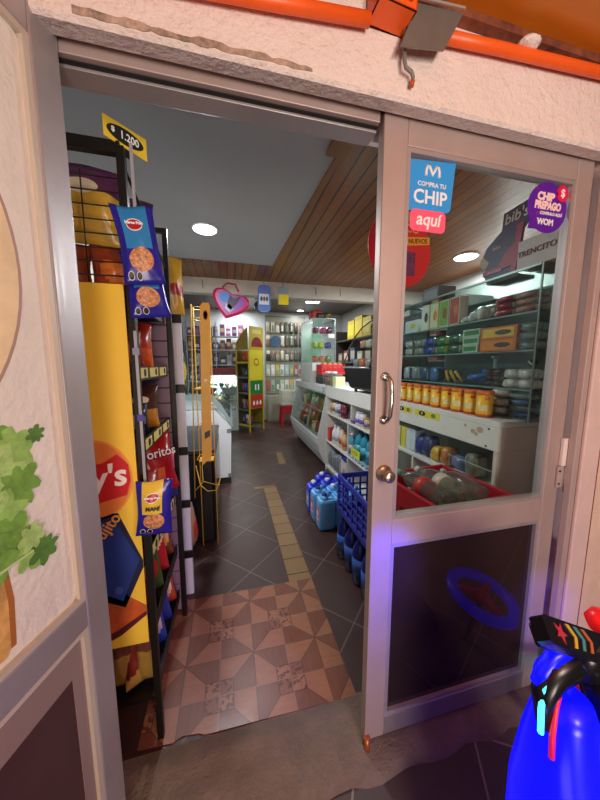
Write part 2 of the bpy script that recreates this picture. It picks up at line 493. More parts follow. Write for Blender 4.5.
b = MB(); b.box((-1.0, 3.84, 2.25), (2.8, 3.98, 2.75), M('#c9c3b6', .7, noise=.06, nscale=5)); struct(b, 'trim_4')
b = MB(); b.box((.5, .97, 2.405), (.6, 1.5, 2.429), M('#8a5a2e', .4, noise=.15)); b.prism([(.555, 1.5, 2.41), (.59, 1.5, 2.41), (.508, 3.2, 2.41), (.475, 3.2, 2.41)], (0, 0, .012), M('#8a5a2e', .4, noise=.15)); struct(b, 'trim_5')
b = MB()
rs = random.Random(4); sc_t = []
for k in range(32): sc_t.append((-.275 + .48 * k / 31, 2.043 + .004 * rs.uniform(-1, 1) + (.004 if k < 5 else 0)))
for k in range(31, -1, -1): sc_t.append((-.275 + .48 * k / 31, 2.031 + .003 * rs.uniform(-1, 1)))
b.prism([(x, .7185, z) for x, z in sc_t], (0, .003, 0), M('#a58d7c', .9, noise=.45, nscale=30, bump=.8, bscale=60)); struct(b, 'trim_7')
# varnished timber soffit above the door, outdoors
b = MB(); b.box((-2.6, -2.6, 2.235), (2.9, .718, 2.27), SOFFIT); struct(b, 'ceiling')
b = MB(); b.box((-2.0, .695, 2.216), (2.6, .7195, 2.2345), M('#7a4028', .8, noise=.4, nscale=20, bump=.5)); struct(b, 'trim_6')

# ------------------------------------------------------------------ right door leaf
def sticker_root(name, label, loc, rot=0): return thing(name, label, 'sticker', loc, rot)
d2 = MB()
yf, yb = .777, .812
X0, X1, Z0, Z1 = .425, 1.203, .035, 2.038
GX0, GX1 = .5, 1.132
d2.box((X0, yf, Z0), (GX0, yb, Z1), ALUL, .004); d2.box((GX1, yf, Z0), (X1, yb, Z1), ALUL, .004)
d2.box((GX0, yf + .001, 1.966), (GX1, yb - .001, Z1), ALUL, .003)
d2.box((GX0, yf + .001, .77), (GX1, yb - .001, .858), ALUL, .003)
d2.box((GX0, yf + .001, Z0), (GX1, yb - .001, .112), ALUD, .003)
for z0, z1 in ((.858, 1.966), (.112, .77)):
    w = .012
    d2.box((GX0, yf + .004, z0), (GX0 + w, yb - .004, z1), ALU); d2.box((GX1 - w, yf + .004, z0), (GX1, yb - .004, z1), ALU)
    d2.box((GX0 + w, yf + .004, z0), (GX1 - w, yb - .004, z0 + w), ALU); d2.box((GX0 + w, yf + .004, z1 - w), (GX1 - w, yb - .004, z1), ALU)
door2 = struct(d2, 'door_2')
g = MB(); g.box((GX0 + .012, .793, .87), (GX1 - .012, .797, 1.956), GLASS); g.build('upper_pane', door2)
g = MB(); g.box((GX0 + .012, .793, .124), (GX1 - .012, .797, .758), DARKGLASS); g.build('lower_pane', door2)
h = MB()
h.tube([(.452, .775, 1.325), (.452, .755, 1.325), (.456, .745, 1.31), (.458, .742, 1.26), (.456, .745, 1.21), (.452, .755, 1.193), (.452, .775, 1.193)], .0065, CHROME, 10)
h.cyl((.452, .7765, 1.325), (.452, .771, 1.325), .014, CHROME); h.cyl((.452, .7765, 1.193), (.452, .771, 1.193), .014, CHROME)
h.build('door_handle', door2)
k = MB(); k.T = Matrix.Translation((.46, .7765, 1.022)) @ Matrix.Rotation(PI / 2, 4, 'X')
k.lathe([(.027, 0), (.027, .004), (.022, .009), (.012, .012), (.011, .022), (.018, .026), (.019, .038), (.014, .043), (.0, .044)], M('#b7ab98', .3, .9), 24)
kn = k.build('door_knob', door2)
k = MB(); k.box((.4585, .7315, 1.014), (.4615, .7335, 1.03), M('#3a342c', .5)); k.build('keyhole', kn)
hg = MB()
hg.box((1.19, .764, .985), (1.214, .776, 1.09), M('#e3d5ce', .4), .002); hg.cyl((1.217, .762, .985), (1.217, .762, 1.09), .006, CHROME)
hg.box((1.183, .768, .9), (1.212, .776, .983), ALUP, .002); hg.cyl((1.214, .762, .885), (1.214, .762, .983), .0055, CHROME)
for z in (.915, .965): hg.cyl((1.19, .768, z), (1.19, .766, z), .004, BLACK)
hg.build('hinge', door2)
fb = MB(); fb.cyl((.43, .768, .008), (.43, .772, .06), .011, M('#b5663a', .4, .6, noise=.3)); fb.cyl((.422, .774, .03), (.438, .774, .055), .007, BLACK); fb.build('floor_bolt', door2)

# stickers on the right leaf
SB = M('#2f9be6', .4); SP = M('#ff5f80', .4); SW = M('#f4f2ee', .45)
def rrect(x0, z0, x1, z1, r, n=5):
    o = []
    for cx, cz, a in ((x1 - r, z1 - r, 0), (x0 + r, z1 - r, 90), (x0 + r, z0 + r, 180), (x1 - r, z0 + r, 270)):
        for i in range(n + 1):
            t = R(a + 90 * i / n); o.append((cx + r * math.cos(t), cz + r * math.sin(t)))
    return o
st = sticker_root('shop_sticker', 'blue square sticker with a pink tab, CHIP, at top left of door glass', (.592, .7925, 1.872))
plate('backing', [(-.078, -.063), (.058, -.058), (.068, -.05), (.078, .082), (-.077, .073)], SB, st)
plate('pink_tab', rrect(-.068, -.118, .052, -.058, .014), SP, st, y=-.0015)
# wavy M shaped mark
mk = MB()
mpts = [(-.026, -.012), (-.026, .004), (-.021, .016), (-.014, .016), (-.007, .004), (0, -.008), (.007, .004), (.014, .016), (.021, .016), (.026, .004), (.026, -.012)]
mk.tube([(x * .85, -.0025, z + .046) for x, z in mpts], .0042, SW, 6); mk.build('emblem', st)
letters('COMPRA TU', .017, SW, 'lettering', st, Matrix.Translation((.0, -.002, .012)), .0003)
letters('CHIP', .052, SW, 'lettering', st, Matrix.Translation((-.004, -.002, -.024)), .001)
letters('aquí', .05, SW, 'lettering', st, Matrix.Translation((-.008, -.0035, -.085)), .0008, .15)
PU = M('#5a1a9e', .4); PKR = M('#e01850', .4)
st = sticker_root('shop_sticker', 'round purple sticker with a red dollar badge, at top right of door glass', (1.036, .7925, 1.876))
plate('backing', ell(0, 0, .083, .078), PU, st)
plate('badge', ell(.058, .05, .025, .026), PKR, st, y=-.0015)
plate('speech_tail', [(-.07, -.045), (-.03, -.068), (-.075, -.07)], PU, st, y=-.0002)
for a, bb, c in ((-.055, .045, .008), (.028, .035, .012), (-.05, -.03, .012)):
    plate('magenta_fleck', [(a, bb), (a + c, bb + c), (a + c * .4, bb + c * 1.5)], M('#9a1890', .5), st, y=-.0015)
letters('CHIP', .032, M('#ffd9d2', .5), 'lettering', st, Matrix.Translation((-.012, -.002, .032)), .0018, .1)
letters('PREPAGO', .032, M('#ffd9d2', .5), 'lettering', st, Matrix.Translation((-.0, -.002, .005)), .0018, .1, sx=.8)
letters('COMPRALO AQUÍ', .013, SW, 'lettering', st, Matrix.Translation((.016, -.002, -.018)), .0004, .1, sx=.9)
letters('WOM', .026, SW, 'lettering', st, Matrix.Translation((-.005, -.002, -.045)), .001)
letters('$', .034, SW, 'lettering', st, Matrix.Translation((.058, -.0035, .05)), .0008)

# ------------------------------------------------------------------ left door leaf, swung out
ang = math.atan2(-.947, -.322)
TL = Matrix.Translation((-.327, .777, 0)) @ Matrix.Rotation(ang, 4, 'Z')
d1 = MB(); d1.T = TL
W = .77
LB = [ALUD, ALUD]
d1.box((0, -.036, .03), (.064, 0, 2.042), ALU, .004); d1.box((W - .07, -.036, .03), (W, 0, 2.042), ALU, .004)
d1.box((.064, -.035, 1.978), (W - .07, -.001, 2.042), ALU, .003); d1.box((.064, -.035, .737), (W - .07, -.001, .806), ALU, .003)
d1.box((.064, -.035, .03), (W - .07, -.001, .12), ALU, .003)
bead = M('#cdbfae', .5, .2)
for z0, z1 in ((.806, 1.978), (.12, .737)):
    w = .012
    d1.box((.064, -.03, z0), (.064 + w, -.003, z1), bead); d1.box((W - .07 - w, -.03, z0), (W - .07, -.003, z1), bead)
    d1.box((.064 + w, -.03, z0), (W - .07 - w, -.003, z0 + w), bead); d1.box((.064 + w, -.03, z1 - w), (W - .07 - w, -.003, z1), bead)
door1 = struct(d1, 'door_1')
def flat(name, pts, m, y0, th=.001, parent=door1):
    mb = MB(); mb.T = TL; mb.prism([(u, y0 + th, z) for u, z in pts], (0, -th, 0), m); return mb.build(name, parent)
FILM = M('#e2d9cc', .55, noise=.04, nscale=9, bump=.35, bscale=55)
film = flat('printed_film', rrect(.076, .818, W - .082, 1.966, .012), FILM, -.016, .003)
flat('plate_rim', ell(.52, 1.535, .402, .40, 72), M('#a98a7c', .5), -.013, .0006, film)
flat('plate_rim', ell(.52, 1.535, .396, .394, 72), M('#e3c79a', .5, noise=.15, nscale=6), -.0124, .0006, film)
flat('plate_glaze', [p for p in ell(.52, 1.535, .396, .394, 72) if p[1] > 1.64], M('#e3a44a', .5, noise=.2, nscale=7), -.0118, .0006, film)
flat('plate_well', ell(.545, 1.53, .385, .40, 72), M('#d3d0c4', .5), -.0112, .0006, film)
flat('soup', ell(.6, 1.3, .30, .10, 40), M('#b87f4c', .6, noise=.4, nscale=25), -.0106, .0006, film)
GR = [M('#6f9a3e', .6, noise=.25, nscale=40), M('#8fb85a', .6, noise=.2, nscale=40), M('#557f35', .6, noise=.25, nscale=40), M('#a3c46e', .6, noise=.2, nscale=40)]
def leafshape(u, z, r, rot, seed):
    rnd = random.Random(seed); o = []
    lob = 7
    for i in range(lob * 4):
        t = 2 * PI * i / (lob * 4)
        rr = r * (.62 + .38 * abs(math.cos(t * lob / 2))) * (1 + .12 * rnd.uniform(-1, 1)) * (1.15 - .25 * math.sin(t))
        o.append((u + rr * math.cos(t + rot), z + rr * 1.05 * math.sin(t + rot)))
    return o
lv = [(.215, 1.225, .05), (.165, 1.205, .04), (.125, 1.222, .016), (.21, 1.155, .05), (.17, 1.14, .034), (.205, 1.09, .05), (.25, 1.19, .06), (.25, 1.1, .06),
      (.2, 1.04, .04), (.165, 1.0, .032), (.135, .992, .026), (.155, 1.026, .024), (.24, 1.01, .05), (.3, 1.15, .07), (.3, 1.03, .07), (.36, 1.1, .08)]
for i, (u, z, r) in enumerate(lv):
    flat('celery_leaf', leafshape(u, z, r, i * 1.3, i), GR[i % 4], -.0125 + .0004 * i, .0004, film)
for i, (u0, z0, u1, z1) in enumerate(((.3, .99, .16, 1.0), (.3, 1.08, .19, 1.21), (.3, 1.05, .2, 1.13))):
    dx, dz = u1 - u0, z1 - z0; l = math.hypot(dx, dz); nxx, nz = -dz / l * .004, dx / l * .004
    flat('celery_stalk', [(u0 + nxx, z0 + nz), (u1 + nxx * .5, z1 + nz * .5), (u1 - nxx * .5, z1 - nz * .5), (u0 - nxx, z0 - nz)], M('#b8cc88', .6), -.0058 + .0004 * i, .0004, film)
flat('bread', [(.205, .85), (.2, .93), (.205, 1.0), (.22, 1.04), (.28, 1.06), (.36, 1.05), (.42, .98), (.42, .83), (.22, .83)], M('#d6a35c', .6, noise=.3, nscale=25), -.0129, .0004, film)
flat('bread_crust', [(.204, .84), (.198, .93), (.203, 1.0), (.212, 1.0), (.208, .93), (.213, .84)], M('#a8662c', .6), -.0126, .0004, film)
lp = MB(); lp.T = TL; lp.box((.076, -.02, .132), (W - .082, -.015, .725), M('#4a3032', .3, noise=.2, nscale=3)); lp.build('lower_panel', door1)
lp = MB(); lp.T = TL; lp.box((.0765, -.0148, .64), (.7, -.013, .7245), M('#8d7872', .6)); lp.box((.0765, -.0148, .133), (.105, -.013, .64), M('#8d7872', .6)); lp.build('lower_bead', door1)

# ------------------------------------------------------------------ conduit and boxes over the door
OR = M('#f2601c', .4, noise=.06)
cdt = MB(); cdt.tube([(-.4, .7, 2.08), (.1, .7, 2.126), (.335, .7, 2.15)], .0135, OR, 12); cdt.tube([(.44, .7, 2.157), (.7, .7, 2.176), (1.1, .7, 2.2), (1.6, .7, 2.225)], .0135, OR, 12)
tag(cdt.build('electrical_conduit'), 'orange plastic conduit running along the wall above the doorway', 'conduit')
jb = thing('junction_box', 'open orange junction box with three knockouts above the door', 'electrical box', (.385, .69, 2.155), R(4))
m = MB()
for a, bb in (((-.048, -.03, 0), (.048, .028, .003)), ((-.048, -.03, 0), (-.045, .028, .075)), ((.045, -.03, 0), (.048, .028, .075)), ((-.048, -.03, 0), (.048, -.027, .055)), ((-.048, .025, 0), (.048, .028, .075))): m.box(a, bb, OR)
m.build('box_shell', jb)
for x in (-.028, 0, .028):
    m = MB(); m.tube([(x + .011 * math.cos(t * PI / 8), -.031, .026 + .013 * math.sin(t * PI / 8)) for t in range(16)], .0012, M('#a83a10', .5), 5, True); m.build('knockout', jb)
m = MB()
for i, c in enumerate(('#1b1b1b', '#d8d4cc', '#3a3a3a', '#8a2018')): m.tube([(-.03 + .02 * i, 0, .01), (-.02 + .016 * i, -.012, .05), (-.005 + .01 * i, -.02, .068), (.012 * i, .005, .074)], .003, M(c, .5), 6)
m.build('loose_wires', jb)
cb = MB(); cb.tube([(.428, .701, 2.155), (.43, .703, 2.13), (.43, .7, 2.09), (.434, .7, 2.075), (.452, .702, 2.07), (.458, .704, 2.062), (.459, .71, 2.054)], .0045, M('#7d736c', .5), 8)
cab = tag(cb.build('electrical_cable'), 'short grey cable bending down from the orange box to the wall', 'cable')
m = MB(); m.cyl((.459, .706, 2.057), (.458, .71, 2.046), .0055, M('#c2552e', .5)); m.build('copper_tip', cab)
cp = thing('cover_plate', 'tilted grey metal cover plate beside the orange junction box', 'plate')
m = MB(); m.prism([(.408, .684, 2.098), (.523, .680, 2.112), (.568, .676, 2.197), (.446, .68, 2.192)], (0, .005, .002), M('#85807a', .45, .6, noise=.12, nscale=6)); m.build('plate_body', cp)
m = MB(); m.prism([(.446, .672, 2.193), (.568, .668, 2.198), (.57, .672, 2.208), (.448, .676, 2.203)], (0, .004, .001), M('#cfc8c0', .4, .4)); m.build('plate_lip', cp)
m = MB(); m.lathe([(.0, -.012), (.02, -.008), (.026, .0), (.018, .01), (0, .014)], PLASTER, 14, (.79, .695, 2.2), sx=1.2); tag(m.build('mortar_lump'), 'small grey lump of mortar above the orange conduit', 'mortar')
# ------------------------------------------------------------------ makers of goods
def bag_y(u, v, d):
    e = max(0., 1 - abs(u) ** 2.6) ** .55
    w = max(0., math.sin(PI * min(1, max(0, (v - .05) / .9)))) ** .6
    return d / 2 * e * w
def bag(name, label, cat, loc, rot, w, h, d, zone, group=None, seed=0, logo=None, text=None, window=None, seals=False, nx=12, ny=16):
    """standing or hanging pouch; base at z = 0, front towards local -Y. zone(u, v) gives the material"""
    rnd = random.Random(seed)
    ph = [rnd.uniform(0, 6) for _ in range(6)]
    def yy(u, v):
        y = bag_y(u, v, d)
        return y * (1 + .14 * math.sin(5 * u + ph[0] + 4 * v) + .1 * math.sin(9 * v + ph[1] - 3 * u))
    def pos(u, v, side):
        pinch = 1 - .10 * math.sin(PI * v)
        dr = .012 * math.sin(6 * v + ph[2])
        return (w / 2 * u * pinch + dr * w, side * yy(u, v) + .0015 * side, h * v + h * .02 * math.sin(3 * u + ph[3]) * v)
    m = MB(); vs = []; fs = []; ms = []
    for side in (-1, 1):
        for j in range(ny + 1):
            for i in range(nx + 1): vs.append(pos(-1 + 2 * i / nx, j / ny, side))
    K = (nx + 1) * (ny + 1)
    for s_ in (0, 1):
        for j in range(ny):
            for i in range(nx):
                a = s_ * K + j * (nx + 1) + i
                fs.append((a, a + 1, a + nx + 2, a + nx + 1)); ms.append(zone(-1 + (2 * i + 1) / nx, (j + .5) / ny))
    def rim(a, b_): fs.append((a, b_, b_ + K, a + K)); ms.append(ms[0])
    for i in range(nx): rim(i, i + 1); rim(ny * (nx + 1) + i, ny * (nx + 1) + i + 1)
    for j in range(ny): rim(j * (nx + 1), (j + 1) * (nx + 1)); rim(j * (nx + 1) + nx, (j + 1) * (nx + 1) + nx)
    m.add(vs, fs, ms, True)
    o = tag(m.build(name, None, loc, rot if isinstance(rot, tuple) else (0, 0, rot)), label, cat, group)
    def patch(nm, cu, cv, ru, rv, mat, lift, square=False, rings=3, n=24):
        q = MB(); vs = []; fs = []
        vs.append((*pos(cu, cv, -1),))
        for k in range(1, rings + 1):
            for t in range(n):
                a = 2 * PI * t / n; c, s_ = math.cos(a), math.sin(a)
                if square: e = 1 / max(abs(c), abs(s_)); c *= e; s_ *= e
                vs.append(pos(cu + ru * c * k / rings, min(.985, max(.015, cv + rv * s_ * k / rings)), -1))
        vs = [(x, y - lift, z) for x, y, z in vs]
        for t in range(n): fs.append((0, 1 + t, 1 + (t + 1) % n))
        for k in range(rings - 1):
            for t in range(n): fs.append((1 + k*n + t, 1 + (k+1)*n + t, 1 + (k+1)*n + (t+1) % n, 1 + k*n + (t+1) % n))
        q.add(vs, fs, mat, True); return q.build(nm, o)
    if window: patch('printed_picture', *window[:4], window[4], .0012)
    if logo:
        for i, lg in enumerate(logo): patch('logo', *lg[:4], lg[4], .0016 + .0008 * i, len(lg) > 5)
    if text:
        for tx in (text if isinstance(text, list) else [text]):
            s_, cu, cv, size, mat = tx[:5]
            letters(s_, size, mat, 'lettering', o, Matrix.Translation((w / 2 * cu, -bag_y(cu, cv, d) * 1.16 - .005, h * cv)) @ Matrix.Rotation(tx[5] if len(tx) > 5 else 0, 4, 'Y'), .0006)
    if seals:
        for k in (-.62, -.22):
            patch('warning_seal', k, .1, .15, .055, M('#e8e6e0', .5), .002); patch('warning_seal', k, .1, .125, .046, BLACK, .0026)
    return o

def box_label(o, size, col, name='label_panel', face='-y', k=.8, dz=0., kz=None):
    pass

def carton(name, label, cat, loc, size, col, panel=None, accent=None, face='-x', rot=0, group=None, text=None, tcol='#ffffff', tsize=None, bev=.002, pz=.5, ph=.6, pw=.84):
    """box whose printed panel is a part; base centre at loc"""
    dx, dy, dz = size
    m = MB(); m.box((-dx / 2, -dy / 2, 0), (dx / 2, dy / 2, dz), M(col, .5, noise=.05), bev)
    o = tag(m.build(name, None, loc, (0, 0, rot)), label, cat, group)
    wd = dy if face == '-x' else dx
    off = dx / 2 if face == '-x' else dy / 2
    T = (FACE_X if face == '-x' else Matrix()) @ Matrix.Translation((0, -off, 0))
    def pl(nm, pts, mat, y): 
        q = MB(); q.prism([(x, y - .0008, z) for x, z in pts], (0, .0008, 0), mat, T); return q.build(nm, o)
    if panel:
        z0 = dz * (pz - ph / 2); z1 = dz * (pz + ph / 2); x = wd * pw / 2
        pl('label_panel', [(-x, z0), (x, z0), (x, z1), (-x, z1)], M(panel, .5, noise=.08, nscale=30), 0)
    if accent:
        pl('printed_picture', ell(wd * .14, dz * pz, wd * .22, dz * .2, 18), M(accent, .5, noise=.25, nscale=40), -.0009)
    if text:
        letters(text, tsize or dz * .22, M(tcol, .5), 'lettering', o, T @ Matrix.Translation((-0.0, -.0018, dz * pz)), .0005)
    return o

def bottle(name, label, cat, loc, r, h, body, cap, lab=None, group=None, lie=None, neck=.34, sh=.62, lz=(.22, .52)):
    """bottle with cap and a wrap label as parts"""
    t = thing(name, label, cat, loc, lie if lie else 0, group)
    m = MB(); m.lathe([(r * .8, 0), (r, h * .03), (r, h * sh), (r * .86, h * (sh + .1)), (r * neck, h * .88), (r * neck, h * .94)], body, 18); m.build('bottle_body', t)
    m = MB(); m.lathe([(r * neck * 1.15, h * .925), (r * neck * 1.15, h), (0, h + .001)], cap, 14); m.build('cap', t)
    if lab:
        m = MB(); m.lathe([(r * 1.012, h * lz[0]), (r * 1.012, h * lz[1])], lab, 18); m.build('label_band', t)
    return t

def soft_pack(name, label, cat, loc, size, col, col2=None, rot=0, group=None, seed=0, n=8):
    """soft rounded bundle or wrapped pack; base centre at loc"""
    rnd = random.Random(seed); dx, dy, dz = size; m = MB(); vs = []; fs = []; ms = []
    ca = col if not isinstance(col, str) else M(col, .32, noise=.38, nscale=38); cb = ca if not col2 else M(col2, .32, noise=.38, nscale=38)
    rows = 7; cols = 14; p = [rnd.uniform(0, 6) for _ in range(4)]
    for j in range(rows + 1):
        v = -PI / 2 + PI * j / rows
        for i in range(cols):
            t = 2 * PI * i / cols
            c, s_ = math.cos(t), math.sin(t); q = lambda a, e: math.copysign(abs(a) ** e, a)
            k = 1 + .07 * math.sin(3 * t + p[0] + j) + .05 * math.sin(5 * t + p[1])
            vs.append((dx / 2 * q(c, .5) * q(math.cos(v), .5) * k, dy / 2 * q(s_, .5) * q(math.cos(v), .5) * k, dz / 2 + dz / 2 * q(math.sin(v), .6)))
    for j in range(rows):
        for i in range(cols):
            fs.append((j*cols+i, j*cols+(i+1) % cols, (j+1)*cols+(i+1) % cols, (j+1)*cols+i)); ms.append(cb if (i // 3) % 2 and 1 < j < rows - 2 else ca)
    m.add(vs, fs, ms, True)
    return tag(m.build(name, None, loc, (0, 0, rot)), label, cat, group)
# ------------------------------------------------------------------ first snack rack, left of the doorway
BK = M('#17130f', .4, .3)
SLAT = M('#7d6674', .55, noise=.08, nscale=5)
rk = thing('snack_rack', 'black snack rack just inside the door with a yellow printed end board', 'display rack', (-.29, .976, 0))
def post(x, y, z): m = MB(); m.box((x - .011, y - .011, 0), (x + .011, y + .011, z), BK, .002); m.build('post', rk)
post(.005, .012, 1.975); post(.012, .54, 1.985); post(-.42, .012, 1.975); post(-.42, .54, 1.985)
m = MB(); m.box((-.42, .002, 1.952), (.005, .022, 1.985), BK); m.build('top_rail', rk)
m = MB(); m.box((-.42, .53, 1.965), (.012, .55, 1.985), BK); m.build('top_rail', rk)
m = MB(); m.tube([(.008, .02, 1.93), (.012, .53, 1.8)], .004, BK, 6); m.tube([(.006, .02, 1.78), (.012, .53, 1.62)], .004, BK, 6); m.build('side_rail', rk)
m = MB()
for i in range(8): m.tube([(-.42, .004, 1.62 + .038 * i), (.002, .004, 1.62 + .038 * i)], .0022, BK, 5)
for x in (-.3, -.2, -.1): m.tube([(x, .006, 1.6), (x, .006, 1.9)], .002, BK, 5)
m.build('wire_end_grid', rk)
# far end closed by a slatted board
m = MB(); m.box((-.42, .53, .05), (0, .536, 1.7), M('#2d2229', .7))
m.build('end_panel_back', rk)
m = MB()
for i in range(22):
    z = .06 + i * .0745
    m.box((-.42, .518, z), (0, .53, z + .07), SLAT, .002)
m.build('slat_panel', rk)
shelfz = (1.58, 1.335, 1.085, .69, .41, .16)
PRICE = M('#e4d27a', .5, noise=.1)
for i, z in enumerate(shelfz):
    m = MB(); m.box((-.42, .03, z - .02), (-.01, .512, z - .008), BK)
    sh = m.build('shelf', rk)
    m = MB(); m.box((-.008, .03, z - .028), (-.004, .512, z + .02), BK); m.build('shelf_lip', sh)
    if 0 < i < 4:
        for k in range(3):
            m = MB(); m.box((-.0035, .05 + .155 * k, z - .02), (-.002, .17 + .155 * k, z + .015), PRICE); m.build('price_strip', sh)
            m = MB(); m.T = Matrix.Translation((-.0018, .135 + .155 * k, z - .002)) @ Matrix.Rotation(PI / 2, 4, 'Y'); m.lathe([(.014, 0), (.014, .001)], BK, 18); m.build('price_disc', sh)
# yellow end board with its print
YB = M('#f0c63c', .5, noise=.05, nscale=2)
bd = MB(); bd.box((-.30, -.006, .415), (-.008, -.001, 1.595), YB, .001); bd = bd.build('end_board', rk)
def brd(nm, pts, m, y): 
    q = MB(); q.prism([(x, y - .0006, z) for x, z in pts], (0, .0006, 0), m); return q.build(nm, bd)
RD = M('#c4161c', .45)
brd('logo_ring', ell(-.125, 1.005, .106, .128, 40), M('#e89a3c', .5), -.0062)
brd('logo_disc', [(x, z) for x, z in ell(-.125, 1.005, .1, .121, 48) if True], M('#dd7a34', .5), -.007)
brd('logo_disc', [(-.222, .93), (-.125, .93), (-.04, .95), (-.026, 1.0), (-.03, 1.05), (-.06, 1.085), (-.1, 1.06), (-.16, 1.05), (-.225, 1.03)], RD, -.0078)
letters("Lay's", .1, M('#f4ece4', .5), 'lettering', bd, Matrix.Translation((-.135, -.0092, 1.005)) @ Matrix.Rotation(R(-8), 4, 'Y'), .0022, .18)
NB = M('#1c3478', .45, noise=.15, nscale=10); ND = M('#161a3c', .45)
brd('printed_bag', [(-.15, .9), (-.07, .892), (-.008, .72), (-.008, .695), (-.07, .56), (-.18, .62)], ND, -.0062)
brd('printed_bag', [(-.14, .87), (-.08, .865), (-.018, .725), (-.075, .585), (-.16, .64)], NB, -.007)
letters('crujito', .05, M('#e09a3c', .5), 'lettering', bd, Matrix.Translation((-.112, -.0082, .835)) @ Matrix.Rotation(R(-52), 4, 'Y'), .0008)
brd('printed_seal', ell(-.085, .625, .012, .014, 16), M('#3a5098', .5), -.0078)
brd('printed_chips', [(-.22, .7), (-.11, .68), (-.06, .6), (-.008, .555), (-.008, .53), (-.09, .47), (-.16, .44), (-.22, .5)], M('#b8531e', .5, noise=.3, nscale=9), -.0062)
brd('printed_swirl', [(-.22, .445), (-.16, .43), (-.09, .46), (-.008, .52), (-.008, .535), (-.1, .48), (-.17, .455), (-.22, .465)], M('#5a1418', .5), -.007)
for z in (1.43, 1.16): brd('printed_fleck', [(-.22, z), (-.19, z + .03), (-.165, z + .01), (-.2, z - .03)], RD, -.0062)
# price tag clipped on the top corner
pt = thing('price_tag', 'yellow price tag reading 1.200 clipped on top of the snack rack', 'price tag', (-.272, 1.0, 2.008), R(42))
plate('tag_card', [(-.06, .028), (.058, .03), (.058, -.032), (-.06, -.026)], M('#eac52c', .45), pt)
plate('tag_oval', ell(-.002, 0, .05, .021, 28), BLACK, pt, y=-.0016)
letters('1.200', .028, M('#f0eee8', .5), 'lettering', pt, Matrix.Translation((.008, -.0034, 0)), .0004, sx=.85)
letters('$', .018, M('#f0eee8', .5), 'lettering', pt, Matrix.Translation((-.036, -.0034, .002)), .0004)
m = MB(); m.box((-.012, .001, -.05), (.012, .004, 0), BLACK); m.build('clip', pt)
# hanging strips
def strip(label, x, y, z0, z1):
    t = thing('clip_strip', label, 'hanging strip', (x, y, z1))
    m = MB(); m.box((-.004, -.001, z0 - z1), (.004, .001, 0), M('#a7a6ac', .35, .2)); m.build('strip_band', t)
    n = int((z1 - z0) / .2)
    for i in range(n):
        m = MB(); m.box((-.009, -.004, -.07 - .2 * i), (.009, -.0012, -.05 - .2 * i), M('#4a3f9a' if i % 3 else '#8d8aa8', .4)); m.build('clip', t)
    return t
strip('grey hanging clip strip holding the two upper peanut bags', -.25, .957, 1.8, 1.97)
strip('grey hanging clip strip running down to the lower peanut bag', -.27, .95, .96, 1.46)
# peanut bags
BL = M('#2a2492', .22, noise=.12, nscale=12); LBL = M('#2f86c4', .3); PN = M('#c98a5c', .5, noise=.6, nscale=110); LR = M('#b81f2c', .35); YL = M('#e5c33c', .35)
def zn_blue(u, v): return LBL if (abs(u) < .62 and v > .42) else BL
def zn_yel(u, v): return YL if (abs(u + .05) < .62 and v > .42) else BL
for i, (lab, loc, rz, tl, w, h, zn, lc) in enumerate((
    ('upper blue bag of peanuts clipped at top of rack', (-.229, .945, 1.592), 14, -4, .108, .215, zn_blue, SW),
    ('blue peanut bag hanging just below the upper one', (-.228, .985, 1.505), 14, -2, .112, .19, zn_blue, SW),
    ('blue and yellow peanut bag hanging lower down in front of rack', (-.25, .935, .825), 4, 2, .105, .18, zn_yel, SW))):
    bag('peanut_bag', lab, 'snack bag', loc, (R(tl), R(-7 if i < 2 else 4), R(rz)), w, h, .04, zn, 'hanging peanut bags', 20 + i,
        logo=[(-.05, .74, .4, .085, SW), (-.05, .74, .36, .07, LR)], window=(.0, .3, .62, .15, PN), seals=True,
        text=[('Marco Polo', -.05, .74, .0095, SW)] + ([('MANÍ', -.02, .55, .016, ND)] if i == 2 else []))
# bags standing on the shelves of the first rack
def two(a, b_, f): 
    a = M(a, .28, noise=.1, nscale=14) if isinstance(a, str) else a; b_ = M(b_, .28, noise=.2, nscale=25) if isinstance(b_, str) else b_
    return lambda u, v: b_ if f(u, v) else a
mid = lambda u, v: (u * u + ((v - .42) / .3) ** 2) < .55
low = lambda u, v: v < .42
top = lambda u, v: v > .6
diag = lambda u, v: v > .45 + .3 * u
row = 'bags standing on the first snack rack'
SBAG = [
 # label, y, z, x, w, h, d, colours, fn, rz
 ('large yellow and purple crisp bag at top left of rack', .10, 1.735, -.13, .2, .24, .08, '#d2a73a', '#5a2450', top, 5),
 ('dark purple bag leaning behind the yellow one on top shelf', .26, 1.73, -.05, .18, .25, .08, '#4a1c3e', '#b8963a', low, 30),
 ('orange crisp bag behind wire grid above the yellow board', .09, 1.585, -.2, .16, .15, .07, '#8e3c18', '#c05a20', mid, 0),
 ('second orange crisp bag beside the post above the yellow board', .1, 1.585, -.06, .13, .15, .07, '#9a3a1a', '#d0702c', mid, 20),
 ('red and orange corn chip bag on the third shelf down', .3, 1.343, -.085, .15, .185, .08, '#b8301c', '#e0602a', low, 15),
 ('small red bag half hidden by clip strip on third shelf', .2, 1.343, -.075, .12, .15, .06, '#8a2218', '#c24426', mid, 40),
 ('brown and white snack bag with golden foot on fourth shelf', .34, 1.093, -.085, .15, .18, .08, '#4a2a20', '#c8862c', low, 15),
 ('dark blue snack bag beside the golden one on fourth shelf', .22, 1.093, -.075, .12, .12, .06, '#22243c', '#8a8a96', mid, 40),
]
for i, (lab, y, z, x, w, h, d, c1, c2, fn, rz) in enumerate(SBAG):
    bag('snack_bag', lab, 'snack bag', (-.29 + x, .976 + y, z), (R(-6), 0, R(rz)), w, h, d, two(c1, c2, fn), row, 40 + i,
        logo=[(0, .66, .5, .1, M('#e8d8b8', .4))] if i in (0, 6) else None)
